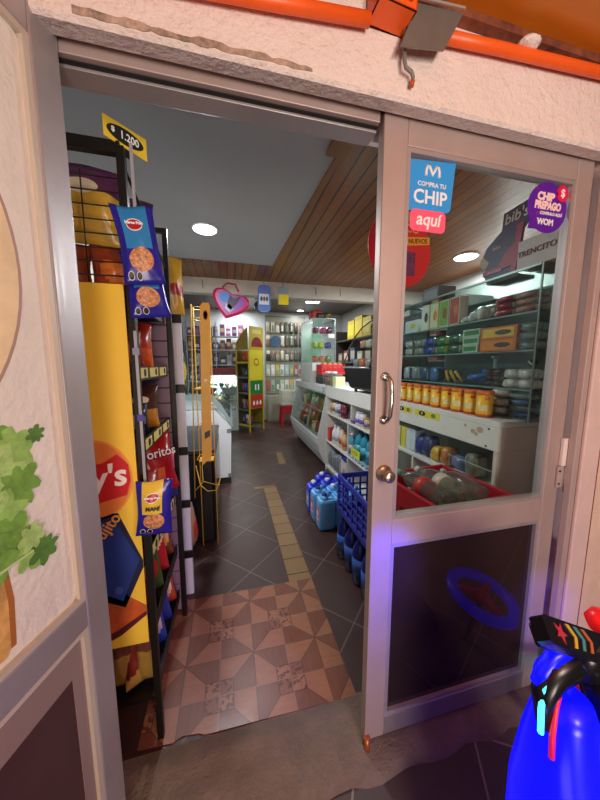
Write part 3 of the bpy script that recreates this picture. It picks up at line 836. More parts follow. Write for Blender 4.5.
bag('snack_bag', 'big red corn chip bag with white lettering under the price strip', 'snack bag', (-.335, 1.36, .775), (R(-14), 0, R(42)), .21, .27, .1, two('#a8141c', '#d8662c', lambda u, v: abs(u + .1) < .4 and .2 < v < .45), row, 60, text=('Doritos', 0, .68, .055, SW))
bag('snack_bag', 'red crisp bag in front of the big corn chip bag', 'snack bag', (-.345, 1.14, .7), (R(-12), 0, R(40)), .2, .25, .1, two('#9a1c1c', '#e07830', mid), row, 61)
bag('snack_bag', 'pink and blue sweet bag against the far rack post', 'snack bag', (-.325, 1.44, .71), (R(-8), 0, R(30)), .13, .23, .06, two('#2c2c70', '#d05a78', top), row, 62)
LOWB = [(.43, .085, '#8c1c22', '#d88a4a', 'dark red snack bag nearest the door on low shelf'), (.43, .21, '#3c5a2c', '#b8281e', 'green and red snack bag next along low shelf'),
        (.43, .32, '#b02428', '#e8b088', 'bright red snack bag third along low shelf'), (.43, .43, '#7c3a1c', '#d8a060', 'brown snack bag at far end of low shelf'),
        (.175, .085, '#c89a50', '#7c2a1c', 'golden snack bag nearest the door on bottom shelf'), (.175, .21, '#28489a', '#c8b8b0', 'blue snack bag next along bottom shelf'),
        (.175, .32, '#2a3a8a', '#c05a6a', 'blue and pink snack bag third along bottom shelf'), (.175, .43, '#c0502c', '#e8c89a', 'orange snack bag at far end of bottom shelf'),
        (.705, .22, '#a02020', '#e09050', 'red and orange snack bag under the big corn chip bag')]
for i, (z, y, a, c, lab) in enumerate(LOWB):
    bag('snack_bag', lab, 'snack bag', (-.352, .976 + y, z - .002), (R(-14), 0, R(34)), .125, .215, .075, two(a, c, mid if i % 2 else diag), row, 70 + i, logo=[(0, .74, .5, .09, M('#e0d0b0', .4))] if i % 3 == 0 else None)
for i, y in enumerate((.07, .075, .08)):
    bag('snack_bag', 'yellow pointed snack bag hanging under the end board, %s from the left' % ORD[i], 'snack bag', (-.29 - .2 + .075 * i, .976 + y + .0, .18), 0, .065, .21, .035, two('#a8823c', '#6a3a2c', top), 'bags under the end board', 90 + i)

# ------------------------------------------------------------------ second rack with a white upright
PWT = M('#c9cbd2', .4, noise=.05)
r2 = thing('snack_rack', 'second snack rack with white upright and black shelf brackets', 'display rack', (-.278, 1.66, 0))
m = MB(); m.box((-.03, 0, 0), (.03, .03, 1.63), PWT, .003); m.build('upright', r2)
m = MB(); m.box((-.1, .24, 0), (-.05, .27, 1.63), PWT, .003); m.build('upright', r2)
m = MB(); m.box((-.36, 0, 0), (-.34, .27, 1.75), M('#3a3236', .6)); m.build('back_panel', r2)
for z in (1.58, 1.21, .86, .55, .24):
    m = MB(); m.box((-.335, -.012, z), (.035, -.002, z + .045), BK, .002); m.box((-.335, .0, z), (-.105, .27, z + .01), BK); m.box((-.1, .032, z), (-.035, .235, z + .01), BK); m.build('bracket_shelf', r2)
row2 = 'bags standing on the second snack rack'
B2 = [('tall yellow bag with red band on top of second rack', .0, 1.632, .0, .1, .3, .07, '#d0a030', '#a81c20', lambda u, v: .3 < v < .5, 20),
      ('purple and orange bag hanging left of upper white post', -.085, 1.27, -.045, .075, .26, .03, '#7a1830', '#d87a34', lambda u, v: v > .62 or v < .15, 5),
      ('yellow and green bag hanging left of middle white post', -.085, .915, -.05, .075, .15, .03, '#c8b43c', '#c86a24', low, 5),
      ('blue and grey bag hanging high left of middle white post', -.085, 1.075, -.05, .075, .13, .03, '#4c5468', '#8a8e9a', mid, 5),
      ('pink and blue bag hanging left of lower white post', -.085, .6, -.06, .08, .24, .03, '#8a98b0', '#c89a90', low, 5),
      ('cream and red bag bulging from the lowest shelf of second rack', .05, .255, .03, .1, .26, .06, '#a8785c', '#b8402c', mid, 75),
      ('clear bag of brown crackers hanging beside the yellow one', -.0, 1.632, -.08, .11, .2, .06, '#a8683c', '#c89058', mid, 0),
      ('green bag behind the white upright on upper shelf', .12, 1.222, -.0, .1, .24, .05, '#3c6a34', '#d8c44a', mid, 70)]
for i, (lab, y, z, x, w, h, d, c1, c2, fn, rz) in enumerate(B2):
    bag('snack_bag', lab, 'snack bag', (-.278 + x, 1.66 + y + .04, z), (R(-5), 0, R(rz)), w, h, d, two(c1, c2, fn), row2, 110 + i)

# ------------------------------------------------------------------ yellow wire rack
YW = M('#d8a838', .4, .2)
yr = thing('wire_rack', 'narrow yellow wire rack with a tall printed side board', 'display rack', (-.145, 1.985, 0))
YO = M('#e0a63c', .5, noise=.05)
m = MB(); m.prism([(-.06, 0, .675), (.004, 0, .735), (.03, 0, 1.735), (.022, 0, 1.758), (-.016, 0, 1.758), (-.032, 0, 1.735)], (0, .006, 0), YO); sb = m.build('side_board', yr)
def dec(nm, pts, mm): q = MB(); q.prism([(x, -.0016, z) for x, z in pts], (0, .0014, 0), mm); return q.build(nm, sb)
dec('printed_ring', ell(.0, 1.68, .016, .032, 20), M('#b06a3a', .5)); dec('printed_ring', ell(.0, 1.68, .012, .026, 20), M('#e8c478', .5))
dec('printed_mark', [(-.024, 1.25), (-.004, 1.25), (-.004, 1.27), (-.024, 1.27)], M('#e8d0a0', .5))
dec('dark_label', [(-.035, .86), (.0, .88), (.0, .925), (-.035, .905)], M('#3a2a30', .5)); 
m = MB()
for x, y in ((-.085, .0), (-.085, .11), (.02, .11)): m.tube([(x - (.03 if y == 0 else 0), y, .45 if y == 0 else .02), (x, y, 1.745)], .004, YW, 6)
for z in (1.73, 1.66, 1.2, .95, .72): m.tube([(.0, .01, z), (-.09, .0, z), (-.085, .11, z), (.02, .11, z)], .003, YW, 6)
m.build('wire_frame', yr)
m = MB(); m.tube([(-.1, 0, .68), (-.075, -.02, .55), (-.03, -.02, .5), (.03, -.02, .5), (.06, -.02, .59)], .0035, YW, 6); m.tube([(-.06, .0, .675), (-.06, .01, .56), (.02, .0, .535), (.055, -.015, .535)], .003, YW, 6); m.tube([(-.115, 0, .5), (-.06, -.01, .56)], .003, YW, 6); m.build('lower_hook', yr)
m = MB(); m.box((-.08, .012, .70), (.015, .11, .706), YW); m.build('wire_shelf', yr)
m = MB(); m.box((-.08, .012, 1.2), (.015, .11, 1.206), YW); m.build('wire_shelf', yr)
for i, (c1, c2, z, lab) in enumerate((('#6a2a80', '#c84a3a', 1.2, 'purple snack bag standing high in the yellow wire rack'), ('#d86a2c', '#e8d8c8', .71, 'orange snack bag standing low in the yellow wire rack'))):
    bag('snack_bag', lab, 'snack bag', (-.175, 2.045, z + .008), R(70), .08, .22, .04, two(c1, c2, mid), 'bags in the yellow wire rack', 130 + i)

# black cooler and white sloped freezer along the left wall
bc = thing('cooler_cabinet', 'black low cooler behind the yellow wire rack', 'cooler', (-.37, 2.125, 0))
m = MB(); m.box((-.5, 0, .02), (.235, .9, .71), BLACKG, .02); m.build('cabinet_body', bc)
m = MB(); m.box((-.5, -.002, .71), (.24, .91, .745), M('#26282c', .3), .008); m.build('lid', bc)
m = MB(); m.box((.235, .05, .08), (.239, .85, .66), M('#1c1c20', .2)); m.build('side_panel', bc)
fz = thing('display_freezer', 'white chest freezer with sloped grey glass lid on left side', 'freezer', (-.075, 3.25, 0))
FW = M('#d4dade', .35); FG = M('#7f9494', .3)
m = MB(); m.prism([(-.62, 0, .08), (.05, 0, .08), (.07, 0, .68), (-.1, 0, .86), (-.62, 0, .86)], (0, 1.6, 0), FW); m.build('cabinet_body', fz)
m = MB(); m.box((-.6, .02, 0), (.05, 1.58, .079), BLACK); m.build('plinth', fz)
m = MB(); m.prism([(.085, -.01, .66), (.085, -.01, .71), (-.02, -.01, .9), (-.12, -.01, 1.03), (-.62, -.01, 1.05), (-.62, -.01, 1.0), (-.13, -.01, .97), (-.05, -.01, .86)], (0, .05, 0), FG); m.prism([(.085, .05, .66), (.085, .05, .71), (.06, .05, .74), (.05, .05, .69)], (0, 1.5, 0), FG); m.build('lid_frame', fz)
m = MB(); m.prism([(.07, .05, .72), (-.02, .05, .9), (-.12, .05, 1.02), (-.6, .05, 1.04), (-.6, .05, 1.035), (-.122, .05, 1.015), (-.024, .05, .896), (.065, .05, .716)], (0, 1.5, 0), CASEGLASS); m.build('lid_glass', fz)
for z in (.62, .1): 
    m = MB(); m.box((.02, -.004, z - .02), (.068, .0, z + .025), M('#6d7478', .5)); m.build('corner_cap', fz)
for i in range(8):
    carton('frozen_pack', 'frozen food pack in the left freezer, %s from the front' % ORD[i], 'frozen food', (-.2 - .02 * (i % 2), 3.4 + .17 * i, .863), (.16, .13, .06 + .02 * (i % 3)), ('#c8d8e0', '#b8483c', '#e0d8a0', '#6a94c0')[i % 4], ('#f0f0ee'), face='-y', group='packs in the left freezer')
# ------------------------------------------------------------------ white shop counter with open shelves
CW = M('#dcdcd4', .5, noise=.04, nscale=4); CI = M('#c9cfc8', .55)
ct = thing('shop_counter', 'long white shop counter with open shelves facing the aisle', 'counter', (1.18, 1.02, 0))
m = MB(); m.box((0, 0, 1.072), (.6, 2.42, 1.102), CW, .003); m.build('worktop', ct)
fp = MB(); fp.box((0, .0, .962), (.018, 2.42, 1.0715), CW, .002); fp = fp.build('front_panel', ct)
m = MB()
for i, (y, z, r) in enumerate(((.1, 1.045, .02), (.14, 1.03, .015), (.12, 1.02, .012), (.19, 1.05, .01))): m.prism([(-.0008, y + r * math.cos(t), z + r * .8 * math.sin(t)) for t in [k * PI / 5 + i for k in range(10)]], (.0006, 0, 0), M('#b9a48e', .8))
m.build('peeled_paint', fp)
for z, y in ((.975, .06), (1.06, .05)):
    m = MB(); m.cyl((-.002, y, z), (.002, y, z), .005, M('#2e2a28', .6)); m.build('screw', fp)
m = MB(); m.box((0, 0, .0), (.6, .018, .9615), M('#cfc4b8', .55, noise=.06, nscale=4), .002); m.box((.018, .0, .9615), (.6, .018, 1.0715), M('#cfc4b8', .55)); m.build('end_panel', ct)
m = MB(); m.box((0, 2.402, 0), (.6, 2.42, .9615), CW, .002); m.build('end_panel', ct)
m = MB(); m.box((.58, .018, .05), (.6, 2.402, 1.07), CI); m.build('back_panel', ct)
for z in (.06, .4, .765):
    m = MB(); m.box((.004, .0185, z - .018), (.579, 2.4015, z), CW, .002); m.build('shelf', ct)
m = MB(); m.box((.02, .02, 0), (.56, 2.4, .04), M('#8a8a86', .6)); m.build('plinth', ct)
for y in (.62, 1.12, 1.72):
    for z0, z1 in ((.0605, .3815), (.4005, .7465)):
        m = MB(); m.box((.006, y - .008, z0), (.575, y + .008, z1), CW, .001); m.build('divider', ct)
m = MB(); m.box((.006, 1.64, .7655), (.575, 1.656, 1.07), CW); m.build('divider', ct)
m = MB(); m.box((-.001, .019, .765), (.003, .3, .96), CASEGLASS); m.box((-.0015, .019, .86), (-.001, .3, .864), M('#9fb3a8', .3)); m.build('glass_slider', ct)
# price tags stuck to the front
for i, (y0, y1, lab) in enumerate(((1.66, 1.84, 'left yellow price strip with a black oval below the tins'), (1.4, 1.63, 'right yellow price strip with a leaf picture below the tins'))):
    t = thing('price_strip', lab, 'price tag', (1.1795, (y0 + y1) / 2, 1.055), 0, None)
    w = (y1 - y0) / 2
    def q(nm, pts, mm, lift): 
        k = MB(); k.prism([(x, -.0008 - lift, z) for x, z in pts], (0, .0008, 0), mm, FACE_X); return k.build(nm, t)
    q('card', [(-w, -.02), (w, -.02), (w, .02), (-w, .02)], M('#e0d02c', .5), 0)
    q('oval', ell(-w * .35, 0, .032, .015, 20), BLACK, .001)
    q('printed_picture', ell(w * .55, 0, .02, .014, 12), M('#a8602c' if i == 0 else '#5a8a2c', .6), .001)
    letters('$', .02, SW, 'lettering', t, FACE_X @ Matrix.Translation((-w * .35, -.0024, 0)), .0003)

# tins in a row along the counter edge
TY = M('#e8b41c', .4, noise=.08, nscale=20); TR = M('#c8502c', .35); TL2 = M('#e8d8a0', .5)
def tin(loc, lab, grp, rz=0):
    t = thing('food_tin', lab, 'tin', loc, rz, grp)
    m = MB(); m.lathe([(.036, 0), (.0385, .003), (.0385, .012), (.0375, .015), (.0375, .112)], [TR, TR, TR, TY], 22); m.build('tin_body', t)
    m = MB(); m.lathe([(.0378, .1085), (.0392, .112), (.0392, .126), (.037, .129), (.0, .13)], M('#d8702c', .35), 22); m.build('lid', t)
    m = MB(); m.T = Matrix.Rotation(R(200), 4, 'Z'); 
    for a in range(-3, 3):
        a0, a1 = a * .16, (a + 1) * .16; r = .038
        m.add([(r * math.cos(a0), r * math.sin(a0), .03), (r * math.cos(a1), r * math.sin(a1), .03), (r * math.cos(a1), r * math.sin(a1), .062), (r * math.cos(a0), r * math.sin(a0), .062)], [(0, 1, 2, 3)], TL2)
    m.build('label_panel', t)
    m = MB(); m.T = Matrix.Rotation(R(225), 4, 'Z')
    for a in range(-2, 2):
        a0, a1 = a * .15, (a + 1) * .15; r = .0381
        m.add([(r * math.cos(a0), r * math.sin(a0), .085), (r * math.cos(a1), r * math.sin(a1), .085), (r * math.cos(a1), r * math.sin(a1), .1), (r * math.cos(a0), r * math.sin(a0), .1)], [(0, 1, 2, 3)], TR)
    m.build('red_mark', t)
    return t
ty = [1.14, 1.225, 1.31, 1.395, 1.48, 1.565, 1.65, 1.735, 1.82]
for i, y in enumerate(ty):
    tin((1.238 + .006 * (i % 2), y + .02, 1.103), '%s yellow tin from the right along the counter edge' % ORD[i], 'yellow tins on the counter', R(random.uniform(-25, 25)))

# glass display case on the counter
gc = thing('display_case', 'tall glass display case standing on the near end of the counter', 'display case', (1.3, .985, 1.103))
AE = M('#6f827a', .35, .3)
D, LY, HZ = .42, 1.03, .69
m = MB()
for y in (0, LY): 
    for x in (0, D): m.box((x - .003, y - .003, 0), (x + .003, y + .003, HZ), AE)
for z in (.003, HZ - .004): 
    for x in (0, D): m.box((x - .005, .005, z - .005), (x + .005, LY - .005, z + .005), AE)
    for y in (0, LY): m.box((.005, y - .005, z - .005), (D - .005, y + .005, z + .005), AE)
m.build('case_frame', gc)
for nm, a, b_ in (('front_pane', (-.002, .006, .009), (.002, LY - .006, HZ - .01)), ('end_pane', (.006, -.002, .009), (D - .006, .002, HZ - .01)), ('end_pane', (.006, LY - .002, .009), (D - .006, LY + .002, HZ - .01)), ('top_pane', (.006, .006, HZ - .002), (D - .006, LY - .006, HZ + .002))):
    m = MB(); m.box(a, b_, CASEGLASS); m.build(nm, gc)
m = MB(); m.box((D - .004, .006, .009), (D - .001, LY - .006, HZ - .01), M('#56625e', .5)); m.build('back_board', gc)
SHG = glass_mat('shelf_glass', '#e2efe9', 1.45)
for z in (.145, .325, .495):
    m = MB(); m.box((.01, .008, z - .006), (D - .01, LY - .008, z), SHG)
    sh = m.build('glass_shelf', gc)
    m = MB(); m.box((.0085, .008, z - .0065), (.0098, LY - .008, z + .0005), M('#8fb0a4', .3)); m.build('shelf_edge', sh)
zs = [1.103 + .01, 1.103 + .146, 1.103 + .326, 1.103 + .496]
X = 1.345
def cs(i): return 'goods on the %s shelf of the glass case' % ('bottom', 'second', 'third', 'top')[i]
# top shelf
carton('tea_box', 'low white and yellow box at left end of the top case shelf', 'box', (X, 1.9, zs[3]), (.07, .15, .085), '#d8dcd8', '#c8d4dc', '#d8b83c', group=cs(3))
for i, (c, p, a) in enumerate((('#e0dccc', '#e8e4d8', '#4a2a20'), ('#e0c060', '#e8dcc0', '#d8942c'), ('#d0d8c0', '#88b04c', '#a0602c'), ('#e0c8b8', '#c84838', '#d87850'))):
    carton('cereal_box', ['white and brown tall box, leftmost of the four on the top shelf', 'orange and white tall box, second of the four on the top shelf', 'green and white tall box, third of the four on the top shelf', 'red and cream tall box, rightmost of the four on the top shelf'][i], 'box', (X, 1.755 - .088 * i, zs[3]), (.06, .08, .165), c, p, a, group=cs(3), ph=.9)
for i, y in enumerate((1.41, 1.36, 1.31)):
    soft_pack('white_bundle', 'white wrapped bundle fanned out on the top case shelf, %s from the left' % ORD[i], 'bundle', (X, y, zs[3]), (.07, .06, .035 + .02 * i), '#d8d0c8', '#e8e2da', .5 * i, cs(3), i)
soft_pack('dark_bundle', 'dull pink pack behind the white bundles on the top case shelf', 'pack', (X + .12, 1.38, zs[3]), (.1, .2, .1), '#8a6058', '#a8807a', 0, cs(3), 7)
for i in range(6):
    soft_pack('wafer_pack', 'flat %s wafer pack, %s of the stack at right of top shelf' % ('red and white' if i < 3 else 'pale brown', ['bottom', 'middle', 'top'][i % 3]), 'pack', (X, 1.16 - .11 * (i // 3), zs[3] + .031 * (i % 3)), (.1, .105, .03), '#9a2c30' if i < 3 else '#a8806c', '#d8b0a8' if i < 3 else '#c8a898', 0, cs(3), i)
# third shelf
for i, (c, c2, n) in enumerate((('#a8a8a4', '#5a5450', 'grey and white'), ('#8c8c84', '#c8c4b8', 'dull silver'), ('#2c3c96', '#7a86c0', 'blue'), ('#3c7a44', '#c8b83c', 'green and yellow'), ('#2c5a3c', '#b0c0a0', 'dark green'))):
    for k in range(2):
        soft_pack('biscuit_pack', '%s biscuit pack, %s of its pile on the third case shelf' % (n, ('lower', 'upper')[k]), 'pack', (X, 1.925 - .112 * i, zs[2] + .056 * k), (.08, .1, .055), c, c2, 0, cs(2), i * 2 + k)
for k in range(3):
    carton('tea_box', 'green and white striped box, %s of pile on third case shelf' % ('lowest', 'middle one', 'topmost')[k], 'box', (X, 1.345, zs[2] + .043 * k), (.08, .11, .042), '#d0d8c8', '#2c8a44', None, group=cs(2), rot=R(4 * k - 4))
for k in range(2):
    carton('choc_box', '%s orange and yellow box with dark dots on third case shelf' % ('lower', 'upper')[k], 'box', (X, 1.175, zs[2] + .061 * k), (.09, .2, .06), '#d8701c', '#e0881c' if k == 0 else '#e8c02c', '#4a2418', group=cs(2), pz=.5, ph=.7)
for k in range(3):
    soft_pack('clear_bag', 'clear plastic bag of goods at right end of third case shelf, %s' % ('lowest', 'middle one', 'topmost')[k], 'bag', (X + .01, 1.04, zs[2] + .042 * k), (.09, .085, .04), '#6a7876', '#98a8a4', 0, cs(2), k + 3)
# second shelf
for i, (y, c, c2, lab) in enumerate(((1.94, '#b8bcc0', '#4a5c94', 'white and blue packs at left end of the second case shelf'), (1.84, '#8a949a', '#c8ccd0', 'clear bag with white shapes on the second case shelf'), (1.74, '#3a5478', '#98a8b4', 'blue net bag on the second case shelf'), (1.64, '#3c6ca8', '#2a3a54', 'blue and black bag left of the yellow clips'))):
    soft_pack('small_pack', lab, 'pack', (X, y, zs[1]), (.08, .085, .1), c, c2, 0, cs(1), i + 20)
for i in range(3):
    g_ = thing('toy_clip', 'yellow and black toy clip on the second case shelf, %s from the left' % ORD[i], 'toy', (X - .01, 1.54 - .045 * i, zs[1]), R(20 * i - 20), cs(1))
    m = MB(); m.tube([(0, -.03, .012), (0, .0, .05), (0, .02, .075)], .009, M('#d8a81c', .4), 8); m.build('yellow_arm', g_)
    m = MB(); m.tube([(.012, .03, .012), (.012, .0, .045), (.012, -.015, .06)], .008, BLACK, 8); m.build('black_arm', g_)
m = MB(); m.tube([(.045 * math.cos(t * .45) * (1 + .1 * math.sin(t)), .06 * math.sin(t * .45), .018 + .0035 * t) for t in range(16)], .017, M('#1c6cc8', .35), 8)
tag(m.build('blue_coil', None, (X + .02, 1.315, zs[1] + .002)), 'bright blue coiled hose like bundle on the second case shelf', 'coil')
for k in range(6):
    soft_pack('choc_bag', 'dark brown chocolate bag on second case shelf, %s of the heap' % ORD[k], 'pack', (X + .005, 1.225 - .05 * (k % 2), zs[1] + .03 * (k // 2)), (.08, .05, .03), '#42241c', '#6a3a28', .1, cs(1), k)
sp_ = thing('metal_screw_toy', 'upright silver threaded rod with a wide head in the case', 'rod', (X - .03, 1.188, zs[1] + .092), 0)
m = MB(); m.lathe([(.0075 + (.002 if k % 2 else 0), .006 * k) for k in range(9)], M('#8fb0b0', .3, .6), 12); m.build('threaded_rod', sp_)
m = MB(); m.lathe([(.009, .0485), (.022, .056), (.02, .064), (0, .066)], M('#6a7a7c', .3, .6), 14); m.build('head', sp_)
for k in range(4):
    soft_pack('paper_roll', 'white wrapped roll at right of second case shelf, %s' % ('lower left', 'lower right', 'upper left', 'upper right')[k], 'roll', (X, 1.1 - .075 * (k % 2), zs[1] + .047 * (k // 2)), (.09, .073, .046), '#d8cfc4', '#e4dcd2', 0, cs(1), k)
bw = thing('ball_toy', 'small black and white ball above the rolls', 'toy', (X + .05, 1.06, zs[1] + .1))
m = MB(); m.lathe([(.001, 0), (.014, .006), (.02, .02), (.014, .034), (.001, .04)], BLACK, 14); m.build('ball', bw)
m = MB(); m.tube([(-.02, -.01, .012), (-.022, 0, .022), (-.019, .008, .03)], .004, SW, 6); m.build('white_patch', bw)
# bottom of the case
for k in range(3):
    soft_pack('flour_bag', 'soft white bag, %s of the pile right of the tins' % ('bottom', 'middle', 'top')[k], 'bag', (X, 1.155 - .004 * k, zs[0] + .043 * k), (.1, .09 + .01 * (k > 0), .042), '#c8beb6', '#d8d0c8', .1 * k, cs(0), k + 2)
for k in range(2):
    soft_pack('brown_pack', '%s dark red brown pack behind the last tin' % ('lower', 'upper')[k], 'pack', (X + .03, 1.25, zs[0] + .062 * k), (.1, .07, .06), '#5c2c22', '#7a4434', 0, cs(0), k)
for k in range(4):
    soft_pack('blue_pouch', 'flat %s pouch in the right corner of the case bottom, %s' % (('dark blue', 'blue grey')[k % 2], ('lowest', 'second', 'third', 'topmost')[k]), 'pouch', (X + .005, 1.05, zs[0] + .029 * k), (.09, .1, .028), ('#2c4484', '#5c6c74', '#3c5090', '#76827e')[k], ('#3a4c70', '#8a9490', '#2c3448', '#98a29a')[k], 0, cs(0), k + 9)
for k in range(5):
    soft_pack('pantry_pack', 'pale pack behind the tins at the case bottom, %s from the left' % ORD[k], 'pack', (X + .12, 1.9 - .13 * k, zs[0]), (.1, .11, .1), ('#8a8c84', '#5c6a78', '#a89c84', '#6c5c54', '#7c8a80')[k], None, 0, cs(0), k + 30)
# boxes on top of the case
zt = 1.103 + HZ + .003
carton('chocolate_box', 'white shop box with dark red word, standing on the glass case', 'box', (1.36, 1.03, zt), (.1, .17, .125), '#d4cdc6', None, None, text='TRENCITO', tcol='#6a1c28', tsize=.034)
carton('shelf_box', 'greyish flat box behind the white one on the glass case', 'box', (1.48, 1.0, zt), (.1, .24, .17), '#8a7468', '#7a6258', None, group=None)
bb_ = thing('display_banner', 'blue and crimson cardboard display with pale script on the glass case', 'display stand', (1.4, 1.25, zt), R(0))
BN = M('#1f2a5c', .45); BR_ = M('#a01c48', .45)
def bbp(nm, pts, mm, y, th=.003):
    k = MB(); k.prism([(x, y - th, z) for x, z in pts], (0, th, 0), mm, FACE_X); return k.build(nm, bb_)
bbp('blue_panel', [(-.1, 0), (.07, 0), (.085, .22), (.12, .26), (.12, .345), (-.03, .335), (-.035, .255), (-.12, .2), (-.14, .16), (-.1, .12), (-.13, .06)], BN, 0, .006)
bbp('crimson_panel', [(-.13, .05), (.04, .065), (.03, .02), (.06, .03), (.085, .25), (.05, .25), (.045, .17), (.0, .14), (-.04, .08), (-.13, .075)], BR_, -.0065)
bbp('pale_disc', ell(-.13, .13, .03, .035, 20), M('#b8a890', .5), -.0005)
letters("bib's", .07, M('#d8cfc0', .5), 'lettering', bb_, FACE_X @ Matrix.Translation((.043, -.009, .295)), .001, .1)
letters('bibis', .026, M('#d8cfc0', .5), 'lettering', bb_, FACE_X @ Matrix.Translation((-.055, -.0085, .18)), .0004)
letters('chocolate', .022, M('#e8c8d0', .5), 'lettering', bb_, FACE_X @ Matrix.Translation((-.06, -.0105, .06)), .0004)
m = MB(); m.box((.003, -.06, 0), (.12, .1, .02), BN, .002); m.build('base_box', bb_)
carton('blue_box', 'dark grey carton on the far end of the glass case', 'box', (1.45, 1.8, zt), (.14, .16, .1), '#5c6870', '#7a868c', None)

# goods on the counter shelves
def g_of(k): return 'goods on the %s shelf of the white counter' % k
for i, (c, p, y) in enumerate((('#d8d49c', '#e4e0b0', 1.86), ('#d8cc5c', '#d8c83c', 1.79), ('#b8c4c8', '#d0d8dc', 1.73), ('#a4b4c4', '#c8d4dc', 1.68))):
    carton('tea_box', ['pale yellow box', 'bright yellow box', 'pale grey box', 'light blue box'][i] + ' standing on the upper counter shelf behind the door glass', 'box', (1.25, y, .766), (.08, .055, .15), c, p, None, group=g_of('upper'), ph=.8)
for i, (y, c, c2, lab, h) in enumerate(((1.62, '#2c3c7c', '#8a94b4', 'blue pack with white rings on upper counter shelf', .12), (1.555, '#34406c', '#5a6cb8', 'dark blue pouch on upper counter shelf', .14), (1.47, '#c8a438', '#8a6a20', 'yellow pack on the upper counter shelf', .09), (1.39, '#b87a44', '#d8a070', 'orange brown pack on the upper counter shelf', .11), (1.2, '#9a8c80', '#c0b4a4', 'pale stack of wraps at the near end of upper counter shelf', .13))):
    soft_pack('small_pack', lab, 'pack', (1.26, y, .766), (.1, .075, h), c, c2, 0, g_of('upper'), 40 + i)
rl = thing('kitchen_roll', 'roll of blue wrap lying on the upper counter shelf', 'roll', (1.27, 1.3, .806))
m = MB(); m.cyl((0, -.05, 0), (0, .07, 0), .039, M('#7c80a8', .3), 20); m.build('roll_body', rl)
m = MB(); m.cyl((0, -.0515, 0), (0, -.0505, 0), .02, M('#c8b8a8', .6), 16); m.build('roll_core', rl)
# far bays seen through the open doorway
UP = [(3.34, .03, .14, '#c8a888', '#a86a4c', 'tan'), (3.26, .028, .15, '#d8ccb0', '#7a5a3a', 'cream'), (3.17, .034, .15, '#d0d0d4', '#8a8a94', 'white'), (3.09, .034, .16, '#c8c8d0', '#6a5a84', 'white and violet'), (2.99, .03, .17, '#6a1c34', '#8a2c44', 'wine red'), (2.93, .03, .165, '#7a2440', '#5a1830', 'deep red')]
for i, (y, r, h, c, c2, n) in enumerate(UP):
    bottle('toiletry_bottle', '%s toiletry bottle on the upper counter shelf, %s from the far end' % (n, ORD[i]), 'bottle', (1.235, y, .766), r, h, M(c, .35), M(c2, .4), M(c2, .4), g_of('upper'), neck=.5, sh=.72)
for i, (y, r, h, c, c2, n) in enumerate(((2.58, .04, .13, '#e0e0e4', '#c8ccd4', 'white'), (2.49, .042, .14, '#d8d8dc', '#8a94b4', 'pale'), (2.4, .036, .1, '#c8b06a', '#a88a4a', 'yellowish'))):
    bottle('cream_pot', '%s pot on the upper counter shelf near the door edge' % n, 'jar', (1.24, y, .766), r, h, M(c, .35), M(c2, .4), M('#6a5aa8', .4), g_of('upper'), neck=.7, sh=.75)
m = MB(); m.lathe([(.02, 0), (.06, .02), (.066, .04), (.06, .04), (.018, .008)], M('#6a4c9c', .35), 24); tag(m.build('purple_bowl', None, (1.245, 2.66, .767)), 'small purple bowl on the upper counter shelf', 'bowl')
carton('red_box', 'small red box at the far end of the middle counter shelf', 'box', (1.24, 3.36, .401), (.09, .07, .17), '#c83428', '#d84a38', None)
for i, (y, c, c2, h) in enumerate(((3.26, '#e4e8e8', '#d8dce0', .22), (3.15, '#e8e8e4', '#3a6ab0', .25), (3.03, '#d8d0b8', '#a83428', .24), (2.94, '#c8b078', '#c8402c', .2))):
    bottle('cleaner_bottle', ['plain white cleaner bottle', 'white cleaner bottle with blue cap', 'cream bottle with red cap', 'yellowish bottle with red cap'][i] + ' on the middle counter shelf', 'bottle', (1.25, y, .401), .044, h, M(c, .35), M(c2, .35), M('#b8c4d0', .4) if i < 2 else M('#c86a3c', .4), g_of('middle'), neck=.4, sh=.6)
for i in range(3):
    bottle('water_jug', 'teal water jug on the middle counter shelf, %s from the far end' % ORD[i], 'jug', (1.28, 2.62 - .125 * i, .401), .06, .3, M('#2c8ca4', .25), M('#1c5c78', .35), M('#48a4b8', .35), g_of('middle'), neck=.35, sh=.65)
for i in range(2):
    bottle('water_jug', ('pale label teal bottle beside the divider', 'clear bluish bottle nearest the door edge')[i] + ' on the middle counter shelf', 'jug', (1.235, (2.73, 2.23)[i], .401), .04, .24, M('#4a9cb0', .3), M('#d8dce0', .35), M('#c8a8b0', .4), g_of('middle'), neck=.4, sh=.65)
ps = thing('price_sign', 'fluorescent yellow price sign before the teal jugs', 'price tag', (1.195, 2.56, .47), 0)
m = MB(); m.prism([(x, -.002, z) for x, z in ((-.1, -.03), (.1, -.035), (.1, .05), (-.1, .055))], (0, .002, 0), M('#d8e03c', .5), FACE_X); m.build('card', ps)
m = MB(); m.tube([(-.003, .07, .012), (-.003, .0, .026), (-.003, -.06, .014)], .004, M('#6a6a2c', .6), 5); m.tube([(-.003, .06, -.006), (-.003, -.05, .0)], .003, M('#6a6a2c', .6), 5); m.build('handwriting', ps)
for i in range(6):
    soft_pack('sachet_pack', 'pale blue sachet lying under the yellow sign, %s from the far end' % ORD[i], 'pack', (1.215, 2.7 - .075 * i, .4012), (.05, .07, .03), '#8aa4b8', '#d8dce0', .2 * i, g_of('middle'), i)
for i in range(4):
    soft_pack('grey_bag', 'grey wrapped bag on the bottom counter shelf, %s from the far end' % ORD[i], 'bag', (1.27, 3.33 - .12 * i, .0602), (.14, .11, .24 - .03 * (i % 2)), '#7c848c', '#a0a8b0', .2 * i, g_of('bottom'), i + 50)
